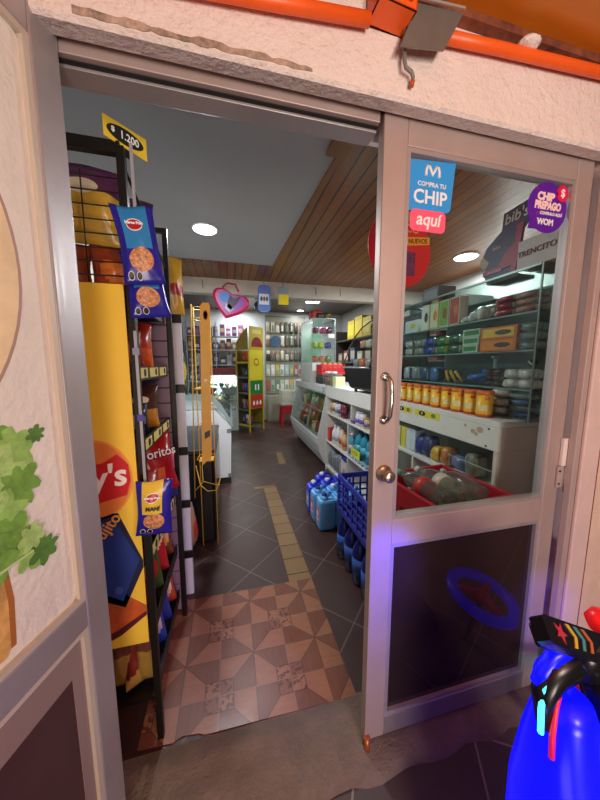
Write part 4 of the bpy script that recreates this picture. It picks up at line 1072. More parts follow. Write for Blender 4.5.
carton('nappy_box', 'pale printed box with a blue corner on the bottom counter shelf', 'box', (1.25, 2.85, .061), (.12, .16, .24), '#c8c4b8', '#d4cfc0', '#c89a88', ph=.8)
m = MB(); m.box((1.19, 2.79, .3025), (1.3, 2.9, .34), M('#3c3c9a', .4), .004); tag(m.build('blue_packet', None), 'small blue packet lying on the pale printed box', 'packet')

# ------------------------------------------------------------------ stacked red bottle crates behind the door
CR = M('#b0182a', .4, noise=.06); CRD = M('#8a1020', .45)
def crate(name, lab, loc, rz, size, col, cold, grp=None, rows=4, cols=6, marks=None):
    L_, W_, H_ = size; t = thing(name, lab, 'crate', loc, rz, grp)
    m = MB(); m.box((-L_/2, -W_/2, 0), (L_/2, W_/2, .012), cold); m.build('crate_floor', t)
    def wall(T, w, nm):
        m = MB(); m.T = T; th = .010
        m.box((-w/2, 0, H_ - .035), (w/2, th * 1.5, H_), col, .002); m.box((-w/2, 0, 0.012), (w/2, th, .04), col)
        for i in range(cols + 1):
            x = -w/2 + .006 + (w - .012) * i / cols; m.box((x - .006, .0005, .04), (x + .006, th, H_ - .035), col)
        for j in range(1, rows):
            z = .04 + (H_ - .075) * j / rows; m.box((-w/2 + .001, .001, z - .005), (w/2 - .001, th - .001, z + .005), col)
        return m.build(nm, t)
    wall(Matrix.Translation((0, -W_/2, 0)), L_, 'side_wall'); wall(Matrix.Translation((0, W_/2, 0)) @ Matrix.Rotation(PI, 4, 'Z'), L_, 'side_wall')
    wall(Matrix.Translation((-L_/2, 0, 0)) @ Matrix.Rotation(-PI/2, 4, 'Z'), W_ - .032, 'end_wall'); wall(Matrix.Translation((L_/2, 0, 0)) @ Matrix.Rotation(PI/2, 4, 'Z'), W_ - .032, 'end_wall')
    return t
def solid_crate(lab, loc, rz, L_, W_, H_, open_=False):
    """bottle crate: solid rim, low hand slots"""
    t = thing('bottle_crate', lab, 'crate', loc, rz, 'red bottle crates stacked behind the door')
    m = MB(); m.box((-L_/2, -W_/2, 0), (L_/2, W_/2, .015), CRD); m.build('crate_floor', t)
    for nm, T, w in (('side_wall', Matrix.Translation((0, -W_/2, 0)), L_), ('side_wall', Matrix.Translation((0, W_/2, 0)) @ Matrix.Rotation(PI, 4, 'Z'), L_), ('end_wall', Matrix.Translation((-L_/2, 0, 0)) @ Matrix.Rotation(-PI/2, 4, 'Z'), W_ - .04), ('end_wall', Matrix.Translation((L_/2, 0, 0)) @ Matrix.Rotation(PI/2, 4, 'Z'), W_ - .04)):
        m = MB(); m.T = T
        m.box((-w/2, 0, H_ * .66), (w/2, .018, H_), CR, .003); m.box((-w/2, .0, .015), (w/2, .015, H_ * .3), CR, .002)
        for x in (-.5, -.17, .17, .5): m.box((x * (w - .05) - .02, .002, H_ * .3), (x * (w - .05) + .02, .014, H_ * .66), CR)
        m.build(nm, t)
    return t
for k in range(3):
    solid_crate('red bottle crate behind the door glass, %s of the stack of three' % ('bottom', 'middle', 'top')[k], (.905, 1.04, .28 * k), R(5), .39, .385, .276)
# upright bottles standing in the middle and top crates
for k in range(3):
    bottle('glass_bottle', 'glass soda bottle standing in the middle red crate, %s from the door edge' % ORD[k], 'bottle', (.755 + .0 * k, .915 + .07 * k, .298), .028, .24, M('#5a1a20', .15), M('#b8b4ac', .3, .6), M('#c82030', .4), 'bottles in the middle crate', neck=.4)
# empty clear bottles lying in the top crate
FLOORZ = .62
def lying(lab, p, rz, r, h, cap, lab_col, tilt=84):
    return bottle('empty_bottle', lab, 'bottle', p, r, h, BOTTLEPLASTIC, cap, lab_col, 'empty bottles in the top crate', lie=(R(-tilt), 0, R(rz)), neck=.33, sh=.6, lz=(.36, .5))
lying('clear bottle with green cap and red label lying in top red crate', (.80, .875, .838), 4, .042, .30, M('#5c9c84', .4), M('#b8342c', .4), 88)
lying('clear bottle with white label lying in the middle of top red crate', (.895, .885, .838), 2, .044, .30, M('#c8ccc8', .4), M('#c8bcae', .4), 88)
lying('small clear bottle with no label at the right of top red crate', (.985, .9, .832), -4, .038, .25, M('#b8bcb8', .4), None, 88)
for i in range(8):
    bottle('empty_bottle', 'clear bottle standing low in the top red crate, %s from its near left corner' % ORD[i], 'bottle', (.79 + .078 * (i % 4), .98 + .1 * (i // 4), .578), .034, .19, BOTTLEPLASTIC, M('#8aa098', .4), None, 'empty bottles in the top crate', neck=.4)

# ------------------------------------------------------------------ blue crate on dark water bottles, and the jugs
BC = M('#2a36a8', .4, noise=.08); BCD = M('#1c2478', .45)
crate('plastic_crate', 'blue lattice crate standing on the dark water bottles', (.875, 1.545, .345), R(-1), (.34, .5, .265), BC, BCD)
for i in range(4):
    for k in range(2):
        bottle('water_bottle', 'dark blue bottle under the blue crate, %s from door, %s row' % (ORD[i], ('aisle side', 'counter side')[k]), 'bottle', (.765 + .13 * k, 1.365 + .128 * i + .02, .001), .058, .335, M('#14246a', .2), M('#0c1440', .3), M('#3a6ac0', .35), 'dark water bottles on the floor', neck=.36, sh=.6)
for i in range(4):
    bottle('soda_bottle', 'dark bottle lying inside the blue crate, %s from the near wall' % ORD[i], 'bottle', (1.0, 1.38 + .085 * i, .40), .036, .24, M('#1c4a3a' if i % 2 else '#20305a', .15), M('#c8c8c8', .4), M('#b8c0c8', .4), 'bottles in the blue crate', lie=(PI / 2, 0, R(90)), neck=.36)
JL = M('#62b0ea', .3, noise=.05); JD = M('#2a3cd8', .3, noise=.06)
def jug_mesh(col, capc, lab):
    t = thing('water_jug', 'x', 'jug')
    m = MB(); m.box((-.07, -.066, 0), (.07, .066, .262), col, .024)
    m.prism([(-.05, -.045, .262), (.05, -.045, .262), (.05, .045, .262), (-.05, .045, .262)], (0, 0, .008), col); m.lathe([(.034, .25), (.03, .275), (.022, .29)], col, 18, (-.02, -.02, 0)); m.build('jug_body', t)
    m = MB(); m.tube([(.052, .045, .262), (.05, .04, .287), (.025, .015, .292), (.0, -.005, .287), (-.01, -.012, .27)], .011, col, 10); m.build('handle', t)
    m = MB(); m.lathe([(.021, .288), (.022, .296), (.022, .315), (.018, .319), (0, .32)], capc, 18, (-.02, -.02, -.012)); m.build('cap', t)
    m = MB(); m.box((-.0708, -.04, .06), (-.0698, .04, .19), lab); lb = m.build('label_panel', t)
    m = MB(); m.prism([(-.0714, .022 * math.cos(a), .135 + .026 * math.sin(a)) for a in [k * PI / 8 for k in range(16)]], (.0005, 0, 0), M('#e0e4ec', .5)); m.build('logo', lb)
    m = MB(); m.box((-.0713, -.03, .075), (-.0709, .03, .095), M('#e8d8d8', .5)); m.build('label_strip', lb)
    return t
CB = M('#1c2470', .35); CWT = M('#e0e4ea', .35); LBR = M('#d86a78', .4); LBW = M('#8aa8e0', .4)
protoA = jug_mesh(JL, CB, LBR); protoB = jug_mesh(JL, CWT, LBR); protoC = jug_mesh(JD, CWT, LBW)
jugs = [(protoA, .745, 2.15, 'light blue jug with dark cap nearest the door on the aisle side'), (protoA, .735, 2.29, 'light blue jug with dark cap behind the nearest aisle side jug'),
        (protoA, .885, 2.17, 'light blue jug with dark cap beside the blue crate'), (protoB, .88, 2.31, 'light blue jug with white cap in middle of the group'), (protoB, 1.02, 2.2, 'light blue jug with white cap against the counter'),
        (protoC, .875, 2.45, 'dark blue jug behind the white capped light blue jug'), (protoC, .735, 2.43, 'dark blue jug at the far end of the aisle side'), (protoC, 1.02, 2.36, 'dark blue jug nearest the counter behind the light one'),
        (protoC, 1.015, 2.52, 'dark blue jug second along the counter'), (protoC, .87, 2.6, 'dark blue jug farthest back of the group')]
used = set()
for p, x, y, lab in jugs:
    if p not in used: used.add(p); p.location = (x, y, .001); p['label'] = lab; p['group'] = 'water jugs on the floor'
    else: dup(p, (x, y, .001), None, lab, 'water jugs on the floor')

# ------------------------------------------------------------------ round red hanging sign
hs = thing('hanging_sign', 'round red promotional sign hanging just inside the door', 'sign', (.69, 1.1, 1.83), R(8))
RS = M('#d8202c', .45)
plate('sign_disc', ell(0, 0, .158, .152, 44), RS, hs, th=.004)
plate('sign_tip', [(-.03, -.148), (.03, -.148), (0, -.168)], RS, hs, y=-.0002, th=.003)
plate('orange_band', [(.0, .012), (.148, .036), (.148, .065), (0, .045)], M('#e8a02c', .5), hs, y=-.0045)
letters('NUEVOS', .026, M('#8a1c1c', .5), 'lettering', hs, Matrix.Translation((.085, -.0068, .04)) @ Matrix.Rotation(R(-8), 4, 'Y'), .0005)
letters('N', .05, M('#f08a2c', .5), 'lettering', hs, Matrix.Translation((.05, -.0048, .128)), .001)
letters('CO', .045, M('#f08a2c', .5), 'lettering', hs, Matrix.Translation((.055, -.0048, .083)), .001)
plate('pack_picture', [(.02, -.1), (.075, -.1), (.075, -.005), (.02, -.005)], M('#6a2c5a', .5, noise=.5, nscale=30), hs, y=-.0045)
plate('pack_picture', [(-.115, -.1), (-.07, -.1), (-.07, .0), (-.115, .0)], M('#b8a0b8', .5, noise=.5, nscale=30), hs, y=-.0045)
m = MB(); m.tube([(0, 0, .15), (0, 0, .6)], .0015, M('#8a8a8a', .4), 5); m.build('hanging_cord', hs)
# ------------------------------------------------------------------ refrigerated counter with sloped glass, right side
FWH = M('#d2d6d4', .4)
rf = thing('display_fridge', 'white refrigerated counter with sloped glass front beside the open shelves', 'display fridge', (1.18, 3.46, 0))
L2 = 1.7
m = MB(); m.prism([(.0, 0, .06), (-.06, 0, .2), (-.1, 0, .33), (-.11, 0, .41), (-.09, 0, .42), (-.02, 0, .40), (.55, 0, .40), (.55, 0, .06)], (0, L2, 0), FWH); m.build('lower_body', rf)
m = MB(); m.box((.03, .02, 0), (.54, L2 - .02, .059), BLACK); m.build('plinth', rf)
m = MB(); m.prism([(.01, 0, .975), (-.012, 0, 1.0), (-.01, 0, 1.08), (.02, 0, 1.1), (.55, 0, 1.1), (.55, 0, 1.06), (.05, 0, 1.06)], (0, L2, 0), FWH); m.build('top_frame', rf)
m = MB(); m.prism([(-.1, .003, .421), (.012, .003, .974), (.55, .003, 1.059), (.55, .003, .401), (-.02, .003, .401)], (0, .02, 0), FWH); m.build('end_panel', rf)
m = MB(); m.prism([(-.1, L2 - .023, .421), (.012, L2 - .023, .974), (.55, L2 - .023, 1.059), (.55, L2 - .023, .401), (-.02, L2 - .023, .401)], (0, .02, 0), FWH); m.build('end_panel', rf)
m = MB(); m.prism([(-.098, .024, .424), (.012, .024, .972), (.016, .024, .972), (-.094, .024, .424)], (0, L2 - .048, 0), CASEGLASS); m.build('front_glass', rf)
for y in (.55, 1.12):
    m = MB(); m.prism([(-.1, y, .424), (.01, y, .972), (.006, y, .974), (-.106, y, .424)], (0, .02, 0), M('#b8c0be', .3, .5)); m.build('glass_joint', rf)
m = MB(); m.box((.04, .025, .70), (.52, L2 - .025, .712), M('#c0c8c6', .4)); m.build('inner_shelf', rf)
m = MB(); m.box((.53, .025, .402), (.549, L2 - .025, 1.058), M('#a8b0ae', .5)); m.build('back_panel', rf)
m = MB(); m.prism([(-.0125, .06 + .03 * math.cos(a), 1.04 + .032 * math.sin(a)) for a in [k * PI / 10 for k in range(20)]], (-.001, 0, 0), M('#2c4a9a', .4)); bdg = m.build('round_badge', rf)
m = MB(); m.prism([(-.0137, .06 + .018 * math.cos(a), 1.04 + .018 * math.sin(a)) for a in [k * PI / 8 for k in range(16)]], (-.0008, 0, 0), SW); m.build('badge_centre', bdg)
FC = ['#8aa84a', '#5a3c6a', '#b84a34', '#7c8a94', '#c8a890', '#3c7a3c', '#a8342c', '#d8c8a0', '#6a4c3c']
for i in range(9):
    soft_pack('cold_pack', 'cold food pack on upper fridge shelf, %s from the near end' % ORD[i], 'food pack', (1.30, 3.56 + .17 * i, .7125), (.13, .14, .12 + .03 * (i % 3)), FC[i], FC[(i + 3) % 9], 0, 'packs in the refrigerated counter', i)
    soft_pack('cold_pack', 'cold food pack at the bottom of the fridge, %s from the near end' % ORD[i], 'food pack', (1.22, 3.56 + .17 * i, .4015), (.15, .14, .13 + .03 * ((i + 1) % 3)), FC[(i + 5) % 9], FC[(i + 1) % 9], 0, 'packs in the refrigerated counter', i + 20)

# ------------------------------------------------------------------ glass tower cabinet at the far end of the counter
tc_ = thing('glass_cabinet', 'upright glass cabinet with white foot standing on the refrigerated counter', 'display case', (1.19, 4.12, 1.102))
m = MB(); m.box((0, 0, 0), (.36, .7, .29), M('#d0d4d0', .45), .004); m.build('white_foot', tc_)
GF = M('#7c8c88', .3, .5)
m = MB()
for x in (.004, .356):
    for y in (.004, .696): m.box((x - .004, y - .004, .2905), (x + .004, y + .004, .94), GF)
for z in (.936,):
    m.box((.008, .0, z), (.352, .008, z + .008), GF); m.box((.008, .692, z), (.352, .7, z + .008), GF); m.box((0, .008, z), (.008, .692, z + .008), GF); m.box((.352, .008, z), (.36, .692, z + .008), GF)
m.build('cabinet_frame', tc_)
for nm, a, b_ in (('front_pane', (.009, .001, .292), (.351, .004, .935)), ('side_pane', (.001, .009, .292), (.004, .691, .935)), ('top_pane', (.009, .009, .937), (.351, .691, .94))):
    m = MB(); m.box(a, b_, CASEGLASS); m.build(nm, tc_)
m = MB(); m.box((.009, .68, .292), (.351, .69, .93), M('#90b0a0', .5)); m.build('back_pane', tc_)
for z in (.5, .72):
    m = MB(); m.box((.01, .01, z), (.35, .678, z + .006), SHG); m.build('glass_shelf', tc_)
m = MB(); m.box((.25, -.004, .66), (.35, -.001, .72), SW); m.build('white_notice', tc_)
TG = [('#9a2c6a', .73, .08, 'magenta'), ('#c03c7a', .73, .2, 'pink'), ('#6a2c4c', .73, .3, 'plum'), ('#a8b82c', .51, .08, 'lime'), ('#c8c83c', .51, .17, 'yellow'), ('#3c3c9a', .51, .29, 'blue'), ('#b84a3c', .30, .08, 'red'), ('#c87a5c', .30, .19, 'salmon'), ('#6a8a3c', .30, .29, 'green')]
for i, (c, z, x, n) in enumerate(TG):
    soft_pack('small_pack', '%s pack in the tall glass cabinet' % n, 'pack', (1.19 + x, 4.25, 1.102 + z), (.09, .13, .1), c, None, 0, 'goods in the tall glass cabinet', i + 60)
tt = thing('black_red_bag', 'red and black bundle on top of the tall glass cabinet', 'bundle', (1.34, 4.35, 2.046))
m = MB(); m.box((-.12, -.1, 0), (.06, .1, .14), M('#b0281e', .5), .03); m.build('red_bundle', tt)
m = MB(); m.box((-.05, -.13, .0), (.1, .0, .1), BLACK, .03); m.build('black_flap', tt)
cat = thing('gold_figurine', 'small golden figurine on top of the tall glass cabinet', 'figurine', (1.5, 4.3, 2.046))
m = MB(); m.lathe([(.03, 0), (.035, .02), (.028, .05), (.018, .065), (.024, .085), (.016, .105), (0, .11)], M('#c89a34', .3, .7), 16); m.build('body', cat)
m = MB(); m.cyl((.02, 0, .06), (.03, -.01, .11), .007, M('#c89a34', .3, .7), 8); m.build('raised_arm', cat)
# things on the counter between
sc = thing('counter_scale', 'black weighing scale on the counter under the red basket', 'scale', (1.37, 3.86, 1.102))
m = MB(); m.box((-.16, -.15, 0), (.16, .15, .1), M('#26282c', .4), .015); m.build('scale_body', sc)
m = MB(); m.box((-.15, -.14, .1), (.15, .14, .125), M('#3a3c40', .3), .006); m.build('weighing_pan', sc)
crate('shop_basket', 'red plastic basket resting on the black scale', (1.385, 3.86, 1.228), 0, (.34, .26, .14), M('#d02430', .4), M('#a01c28', .4))
for i in range(4):
    soft_pack('bread_roll', 'brown bread roll in the red basket, %s from the left' % ORD[i], 'bread', (1.285 + .075 * i, 3.86, 1.242), (.07, .12, .16), '#a8784c', '#c09058', 0, 'rolls in the red basket', i)
for i, (y, x) in enumerate(((3.5, 1.235), (3.36, 1.25))):
    j = thing('candy_jar', ('clear jar of reddish candy standing on the counter by the fridge', 'second clear candy jar nearer the curved glass case')[i], 'jar', (x, y, 1.103), 0, 'jars on the counter')
    m = MB(); m.lathe([(.045, 0), (.05, .01), (.05, .13), (.04, .15)], BOTTLEPLASTIC, 20); m.build('jar_body', j)
    m = MB(); m.lathe([(.044, .008), (.046, .02), (.046, .1), (.0, .105)], M('#a8684c' if i == 0 else '#c8a05a', .6, noise=.4, nscale=60), 18); m.build('candy', j)
    m = MB(); m.lathe([(.043, .15), (.045, .155), (.045, .175), (0, .178)], M('#d8d4cc', .4), 18); m.build('lid', j)
m = MB(); m.box((1.21, 3.18, 1.103), (1.33, 3.28, 1.22), M('#d0d8a8', .5), .004); tag(m.build('pale_green_box', None), 'pale green box on counter beside the curved glass case', 'box')
# curved glass warmer with black base
cv = thing('curved_display', 'curved glass food display with black base on the white counter', 'display case', (1.18, 2.06, 1.103))
prof = [(-.115, .235), (-.1, .29), (-.06, .4), (0, .52), (.07, .61), (.15, .67), (.22, .7)]
m = MB()
for y in (.0, .54):
    m.tube([(x, y + .005, z) for x, z in prof] + [(.4, y + .005, .705), (.4, y + .005, .24)], .006, M('#3a3e40', .3, .4), 8)
m.tube([(-.115, .005, .235), (-.115, .545, .235)], .008, M('#a8b4b4', .3, .5), 8); m.tube([(.22, .005, .702), (.22, .545, .702)], .005, M('#a8b4b4', .3, .5), 8)
m.build('case_frame', cv)
m = MB(); fs = [(i, i + 1, i + 1 + len(prof), i + len(prof)) for i in range(len(prof) - 1)]
m.add([(x, .012, z) for x, z in prof] + [(x, .538, z) for x, z in prof], fs, CASEGLASS, True); m.build('curved_glass', cv)
m = MB(); m.prism([(-.108, .0, .225), (-.04, .0, .05), (-.02, .0, .03), (.4, .0, .03), (.4, .0, .225)], (0, .55, 0), M('#17181a', .35)); m.build('black_base', cv)
for y in (.06, .49):
    for x in (.0, .36):
        m = MB(); m.cyl((x, y, 0), (x, y, .03), .014, BLACK, 12); m.build('foot', cv)
m = MB(); m.box((-.04, .02, .40), (.39, .53, .406), SHG); m.build('glass_shelf', cv)
m = MB(); m.box((.405, .0, .03), (.412, .55, .7), M('#4a5454', .4)); m.build('back_panel', cv)
for i in range(4):
    soft_pack('pastry', 'reddish pastry on the floor of the curved display, %s from the door' % ORD[i], 'pastry', (1.2, 2.14 + .12 * i, 1.329), (.13, .1, .09), ('#b8482c', '#8a8c84', '#c86a3c', '#7c8486')[i], None, 0, 'food in the curved display', i)
    soft_pack('pastry', 'wrapped snack on the shelf of the curved display, %s from the door' % ORD[i], 'pastry', (1.25, 2.14 + .12 * i, 1.51), (.1, .09, .08), ('#7c9088', '#c0503c', '#98a49c', '#a87a5c')[i], None, 0, 'food in the curved display', i + 9)
# back shelf on the right wall with yellow boxes
bs = thing('wall_shelving', 'dark wall shelving behind the counter with yellow boxes on it', 'shelving', (2.45, 2.6, 0))
m = MB(); m.box((.3, 0, 0), (.33, 3.6, 2.1), M('#4a4440', .6)); m.build('back_board', bs)
for z in (.5, .95, 1.4, 1.86):
    m = MB(); m.box((-.1, .02, z), (.299, 3.58, z + .02), M('#5a504a', .6)); m.build('shelf', bs)
for y in (0, 1.8, 3.58):
    m = MB(); m.box((-.1, y, 0), (.299, y + .019, 2.1), M('#3a3430', .6)); m.build('upright', bs)
for i, y in enumerate((5.5, 5.15, 4.8)):
    carton('yellow_carton', 'yellow carton on the top wall shelf, %s from the far end' % ORD[i], 'box', (2.55, y, 1.882), (.3, .32, (.36, .4, .34)[i]), '#c8b024', '#d8c440', None, group='yellow cartons on the wall shelf')
carton('shelf_box', 'white and red printed box on the wall shelf near the curved display', 'box', (2.55, 4.15, 1.882), (.3, .36, .34), '#c8c4bc', '#d0ccc4', '#b8402c')
for i in range(10):
    carton('shelf_box', 'small box on the dim middle wall shelf, %s from the far end' % ORD[i], 'box', (2.5, 6.05 - .33 * i, 1.422), (.2, .22, .2 + .04 * (i % 3)), ('#7a6a5c', '#8a3c34', '#4a5c7a', '#a89c84')[i % 4], ('#b8b0a0', '#d0c8b8')[i % 2], None, group='boxes on the middle wall shelf')

# ------------------------------------------------------------------ things hanging from the white beam
PKB = M('#c01c5c', .4, noise=.1); PUB = M('#7a3c9a', .4)
hb = thing('heart_backpack', 'pink and purple heart shaped backpack hanging from the white beam', 'backpack', (.03, 3.73, 1.93), R(0))
hp = []
for k in range(40):
    t = 2 * PI * k / 40
    hp.append((.225 * math.copysign(abs(math.sin(t)) ** 2.2, math.sin(t)), .0125 * (13.5 * math.cos(t) - 4.2 * math.cos(2 * t) - 1.2 * math.cos(3 * t) - .2 * math.cos(4 * t)) * .95 + .19))
tr = R(18); rotp = lambda p, k=1.: (p[0] * k * math.cos(tr) + (p[1] - .2) * k * math.sin(tr), .2 - p[0] * k * math.sin(tr) + (p[1] - .2) * k * math.cos(tr))
m = MB(); lay = []
vs = []; fs = []
for kk, y in ((.86, -.05), (1, -.03), (1, .03), (.86, .05)):
    vs += [(rotp(p, kk)[0], y, rotp(p, kk)[1]) for p in hp]
for q in range(3):
    for k in range(40): fs.append((q*40+k, q*40+(k+1) % 40, (q+1)*40+(k+1) % 40, (q+1)*40+k))
fs += [tuple(range(40)), tuple(range(159, 119, -1))]
m.add(vs, fs, PKB); m.build('bag_body', hb)
plate('front_pocket', [rotp(p, .74) for p in hp], PUB, hb, y=-.0505, th=.006)
plate('blue_patch', [rotp(p) for p in ell(-.08, .22, .055, .06, 20)], M('#3c78c0', .5), hb, y=-.057)
plate('printed_picture', [rotp(p) for p in ((-.03, .27), (.03, .24), (.1, .3), (.08, .2), (.03, .1), (-.02, .12), (-.03, .2))], M('#3a2c44', .5, noise=.6, nscale=25), hb, y=-.0585)
plate('printed_picture', [rotp(p) for p in ((-.04, .1), (.03, .06), (.06, .12), (0, .16), (-.05, .15))], M('#b8a8c0', .5, noise=.4, nscale=30), hb, y=-.0585)
m = MB(); m.tube([(-.1, 0, .31), (-.085, 0, .38), (-.03, 0, .42), (.06, 0, .41), (.1, 0, .33)], .012, M('#a83c5c', .5), 8); m.build('handle', hb)
for nm, lab, x, z0, w, h, c, c2, ct2 in (('hanging_card', 'blue rounded card with white printed panel hanging from the beam', .445, 2.03, .16, .33, '#5a78b8', '#d0d4dc', 'card'), ('hanging_card', 'grey and yellow card hanging from the beam', .69, 2.13, .14, .22, '#8a96a0', '#e0c81c', 'card')):
    t = thing(nm, lab, ct2, (x, 3.74, z0))
    plate('card', rrect(-w/2, 0, w/2, h, .05 if c == '#5a78b8' else .02), M(c, .45), t, th=.006)
    if c2 == '#d0d4dc':
        plate('printed_panel', [(-.065, .09), (.06, .09), (.06, .22), (-.065, .22)], M(c2, .5), t, y=-.0065)
        for k in range(3): plate('printed_figure', ell(-.035 + .035 * k, .16, .016, .03, 12), M(('#3a4a6a', '#8a4a4c', '#4c5a3c')[k], .5), t, y=-.0082)
    else: plate('yellow_panel', [(-.06, .0), (.068, .0), (.068, .13), (-.06, .13)], M(c2, .5), t, y=-.0065)
    m = MB(); m.tube([(0, -.003, h - .01), (0, -.003, h + .04), (.0, .09, h + .06)], .003, BLACK, 5); m.build('hook', t)
for i, x in enumerate((-.3, 1.15, 1.5)):
    m = MB(); m.tube([(x, 3.838, 2.4), (x, 3.82, 2.38), (x + .005, 3.825, 2.3)], .004, M('#4a4640', .5), 5); tag(m.build('wall_hook', None), 'bare hook on the white beam, %s' % ('left of the heart backpack', 'right of the yellow card', 'nearest the door leaf')[i], 'hook', 'bare hooks on the beam')
gd = thing('grey_disc', 'grey disc with dark centre hanging under the far ceiling above the yellow stand', 'disc', (.6, 5.8, 2.5))
m = MB(); m.T = Matrix.Rotation(PI / 2, 4, 'X'); m.lathe([(.03, -.02), (.105, -.02), (.112, 0), (.105, .02), (.03, .02)], M('#7c8488', .4, .4), 28); m.build('disc_body', gd)
m = MB(); m.T = Matrix.Rotation(PI / 2, 4, 'X'); m.lathe([(.001, -.015), (.029, -.012), (.029, .024), (.001, .026)], BLACK, 16); m.build('hub', gd)
m = MB(); m.tube([(0, 0, .11), (0, 0, .12)], .004, BLACK, 5); m.build('bracket', gd)

# ------------------------------------------------------------------ yellow snack stand at the back
YS = M('#c8b428', .45, noise=.05); 
ys = thing('snack_stand', 'tall yellow snack stand with a yellow, green and red side strip', 'display stand', (.36, 5.75, 0), R(38))
Wd = .4
m = MB()
for x, y in ((.012, .012), (Wd - .012, .012), (.012, Wd - .012), (Wd - .012, Wd - .012)):
    mm = MB(); mm.box((x - .012, y - .012, 0), (x + .012, y + .012, 1.68), YS); mm.build('post', ys)
for z in (.12, .44, .78, 1.1, 1.4):
    m = MB(); m.box((.001, .025, z), (Wd - .025, Wd - .025, z + .012), M('#4a4a3a', .5)); s2 = m.build('shelf', ys)
    m = MB(); m.box((-.004, .025, z - .01), (.0005, Wd - .025, z + .03), YS if z in (.12, 1.4) else M('#5c5f58', .5)); m.build('shelf_lip', s2)
m = MB(); m.box((Wd - .012, .025, .1), (Wd - .004, Wd - .025, 1.66), M('#8a7c30', .5)); m.build('side_panel', ys)
m = MB(); m.box((.025, Wd - .012, .1), (Wd - .026, Wd - .004, 1.66), M('#5c563c', .5)); m.build('back_panel', ys)
m = MB(); m.box((.025, -.003, .47), (Wd - .025, .003, 1.66), M('#dccb2c', .5)); stp = m.build('side_strip', ys)
def yp(nm, pts, mm, y=-.0035): k = MB(); k.prism([(x, y - .0008, z) for x, z in pts], (0, .0008, 0), mm); return k.build(nm, stp)
yp('green_band', [(.03, .77), (.37, .77), (.37, 1.05), (.03, 1.05)], M('#1f7a34', .5)); yp('red_band', [(.03, .475), (.37, .475), (.37, .77), (.03, .77)], M('#b83a24', .5))
yp('emblem', ell(.2, 1.42, .07, .075, 20), M('#b05a24', .5)); yp('emblem', ell(.2, 1.42, .05, .05, 20), M('#e0c840', .5), -.0045)
for x in (.15, .23): yp('white_figure', [(x, .85), (x + .035, .85), (x + .035, .97), (x, .97)], SW, -.0045)
for x in (.09, .18, .27): yp('white_figure', [(x, .55), (x + .05, .55), (x + .05, .6), (x + .025, .65), (x, .6)], SW, -.0045)
m = MB(); m.box((.02, -.004, 1.66), (.4, .004, 2.12), M('#c0a82c', .5), .002); hd = m.build('header_board', ys)
k = MB(); k.prism([(x, -.0056, z) for x, z in ell(.22, 1.72, .15, .2, 24, 0, PI)], (0, .001, 0), M('#8a1a1c', .5, noise=.4, nscale=14)); k.build('printed_picture', hd)
k = MB(); k.prism([(x, -.0056, z) for x, z in ((.1, 1.98), (.34, 1.98), (.34, 2.06), (.1, 2.06))], (0, .001, 0), M('#d8c868', .5)); k.build('printed_panel', hd)
m = MB(); m.prism([(-.004, .02, 1.66), (-.004, .38, 1.66), (-.004, .38, 1.8), (-.004, .2, 1.98), (-.004, .02, 2.1)], (.008, 0, 0), M('#b09a2c', .5)); m.build('header_side', ys)
T3 = Matrix.Translation((.36, 5.75, 0)) @ Matrix.Rotation(R(38), 4, 'Z')
SC = ['#7a2a5a', '#c8c0c4', '#2c3c8a', '#3c7a4c', '#b84a2c', '#8a8c90', '#5a2c3c', '#28489a']
for lv, z in enumerate((.133, .453, .793, 1.113)):
    for k in range(3):
        p = T3 @ Vector((.12, .09 + .11 * k, z)); i = lv * 3 + k
        bag('snack_bag', 'small snack bag on the %s shelf of the yellow stand, %s' % (('bottom', 'second', 'third', 'fourth')[lv], ('near', 'middle', 'far')[k]), 'snack bag', p, R(-52), .1, .2, .06, two(SC[i % 8], SC[(i + 3) % 8], mid), 'bags on the yellow stand', 200 + i, nx=6, ny=8)
for k in range(2):
    p = T3 @ Vector((.12, .13 + .14 * k, 1.413))
    bag('snack_bag', ('near', 'far')[k] + ' red snack bag on the top shelf of the yellow stand', 'snack bag', p, R(-52), .11, .22, .06, two('#a8321c', '#d8703c', mid), 'bags on the yellow stand', 230 + k, nx=6, ny=8)

# ------------------------------------------------------------------ hanging goods wall at the back right
pw = thing('pegboard', 'pale pegboard covered with hanging packets on the back wall', 'pegboard', (.84, 6.96, .64))
m = MB(); m.box((0, 0, 0), (.98, .03, 1.9), M('#8a8a7c', .6, noise=.06)); m.build('board', pw)
for z in (.02, .44, .86, 1.2, 1.55, 1.86):
    m = MB(); m.box((.0, -.006, z), (.98, -.001, z + .015), M('#5a5c54', .4, .5)); m.build('rail', pw)
cols_ = ['#a09a84', '#6a5a4a', '#3c3a34', '#b8b09c', '#5c6c5c', '#8a6a5a', '#c8c4b4', '#4a4440']
for r_, (z, h, n) in enumerate(((2.12, .26, 8), (1.8, .26, 8), (1.46, .24, 8))):
    for i in range(n):
        x = .9 + .115 * i; c = cols_[(i * 3 + r_ * 5) % 8]
        if r_ == 1 and i in (1, 2): continue
        bag('hanging_packet', 'hanging packet in the %s row of the back pegboard, %s from the left' % (('top', 'second', 'third')[r_], ORD[i]), 'packet', (x, 6.92, z), R(random.uniform(-8, 8)), .095, h, .04, two(c, cols_[(i + 3) % 8], mid if i % 2 else top), 'packets on the back pegboard', 300 + r_ * 10 + i, nx=4, ny=6)
bl = thing('round_dish', 'blue round dish hanging among the packets on the pegboard', 'dish', (1.08, 6.93, 1.93))
m = MB(); m.T = Matrix.Rotation(PI / 2, 4, 'X'); m.lathe([(.001, .0), (.1, .01), (.13, .03)], M('#2c4a6a', .4), 24); m.build('dish_body', bl)
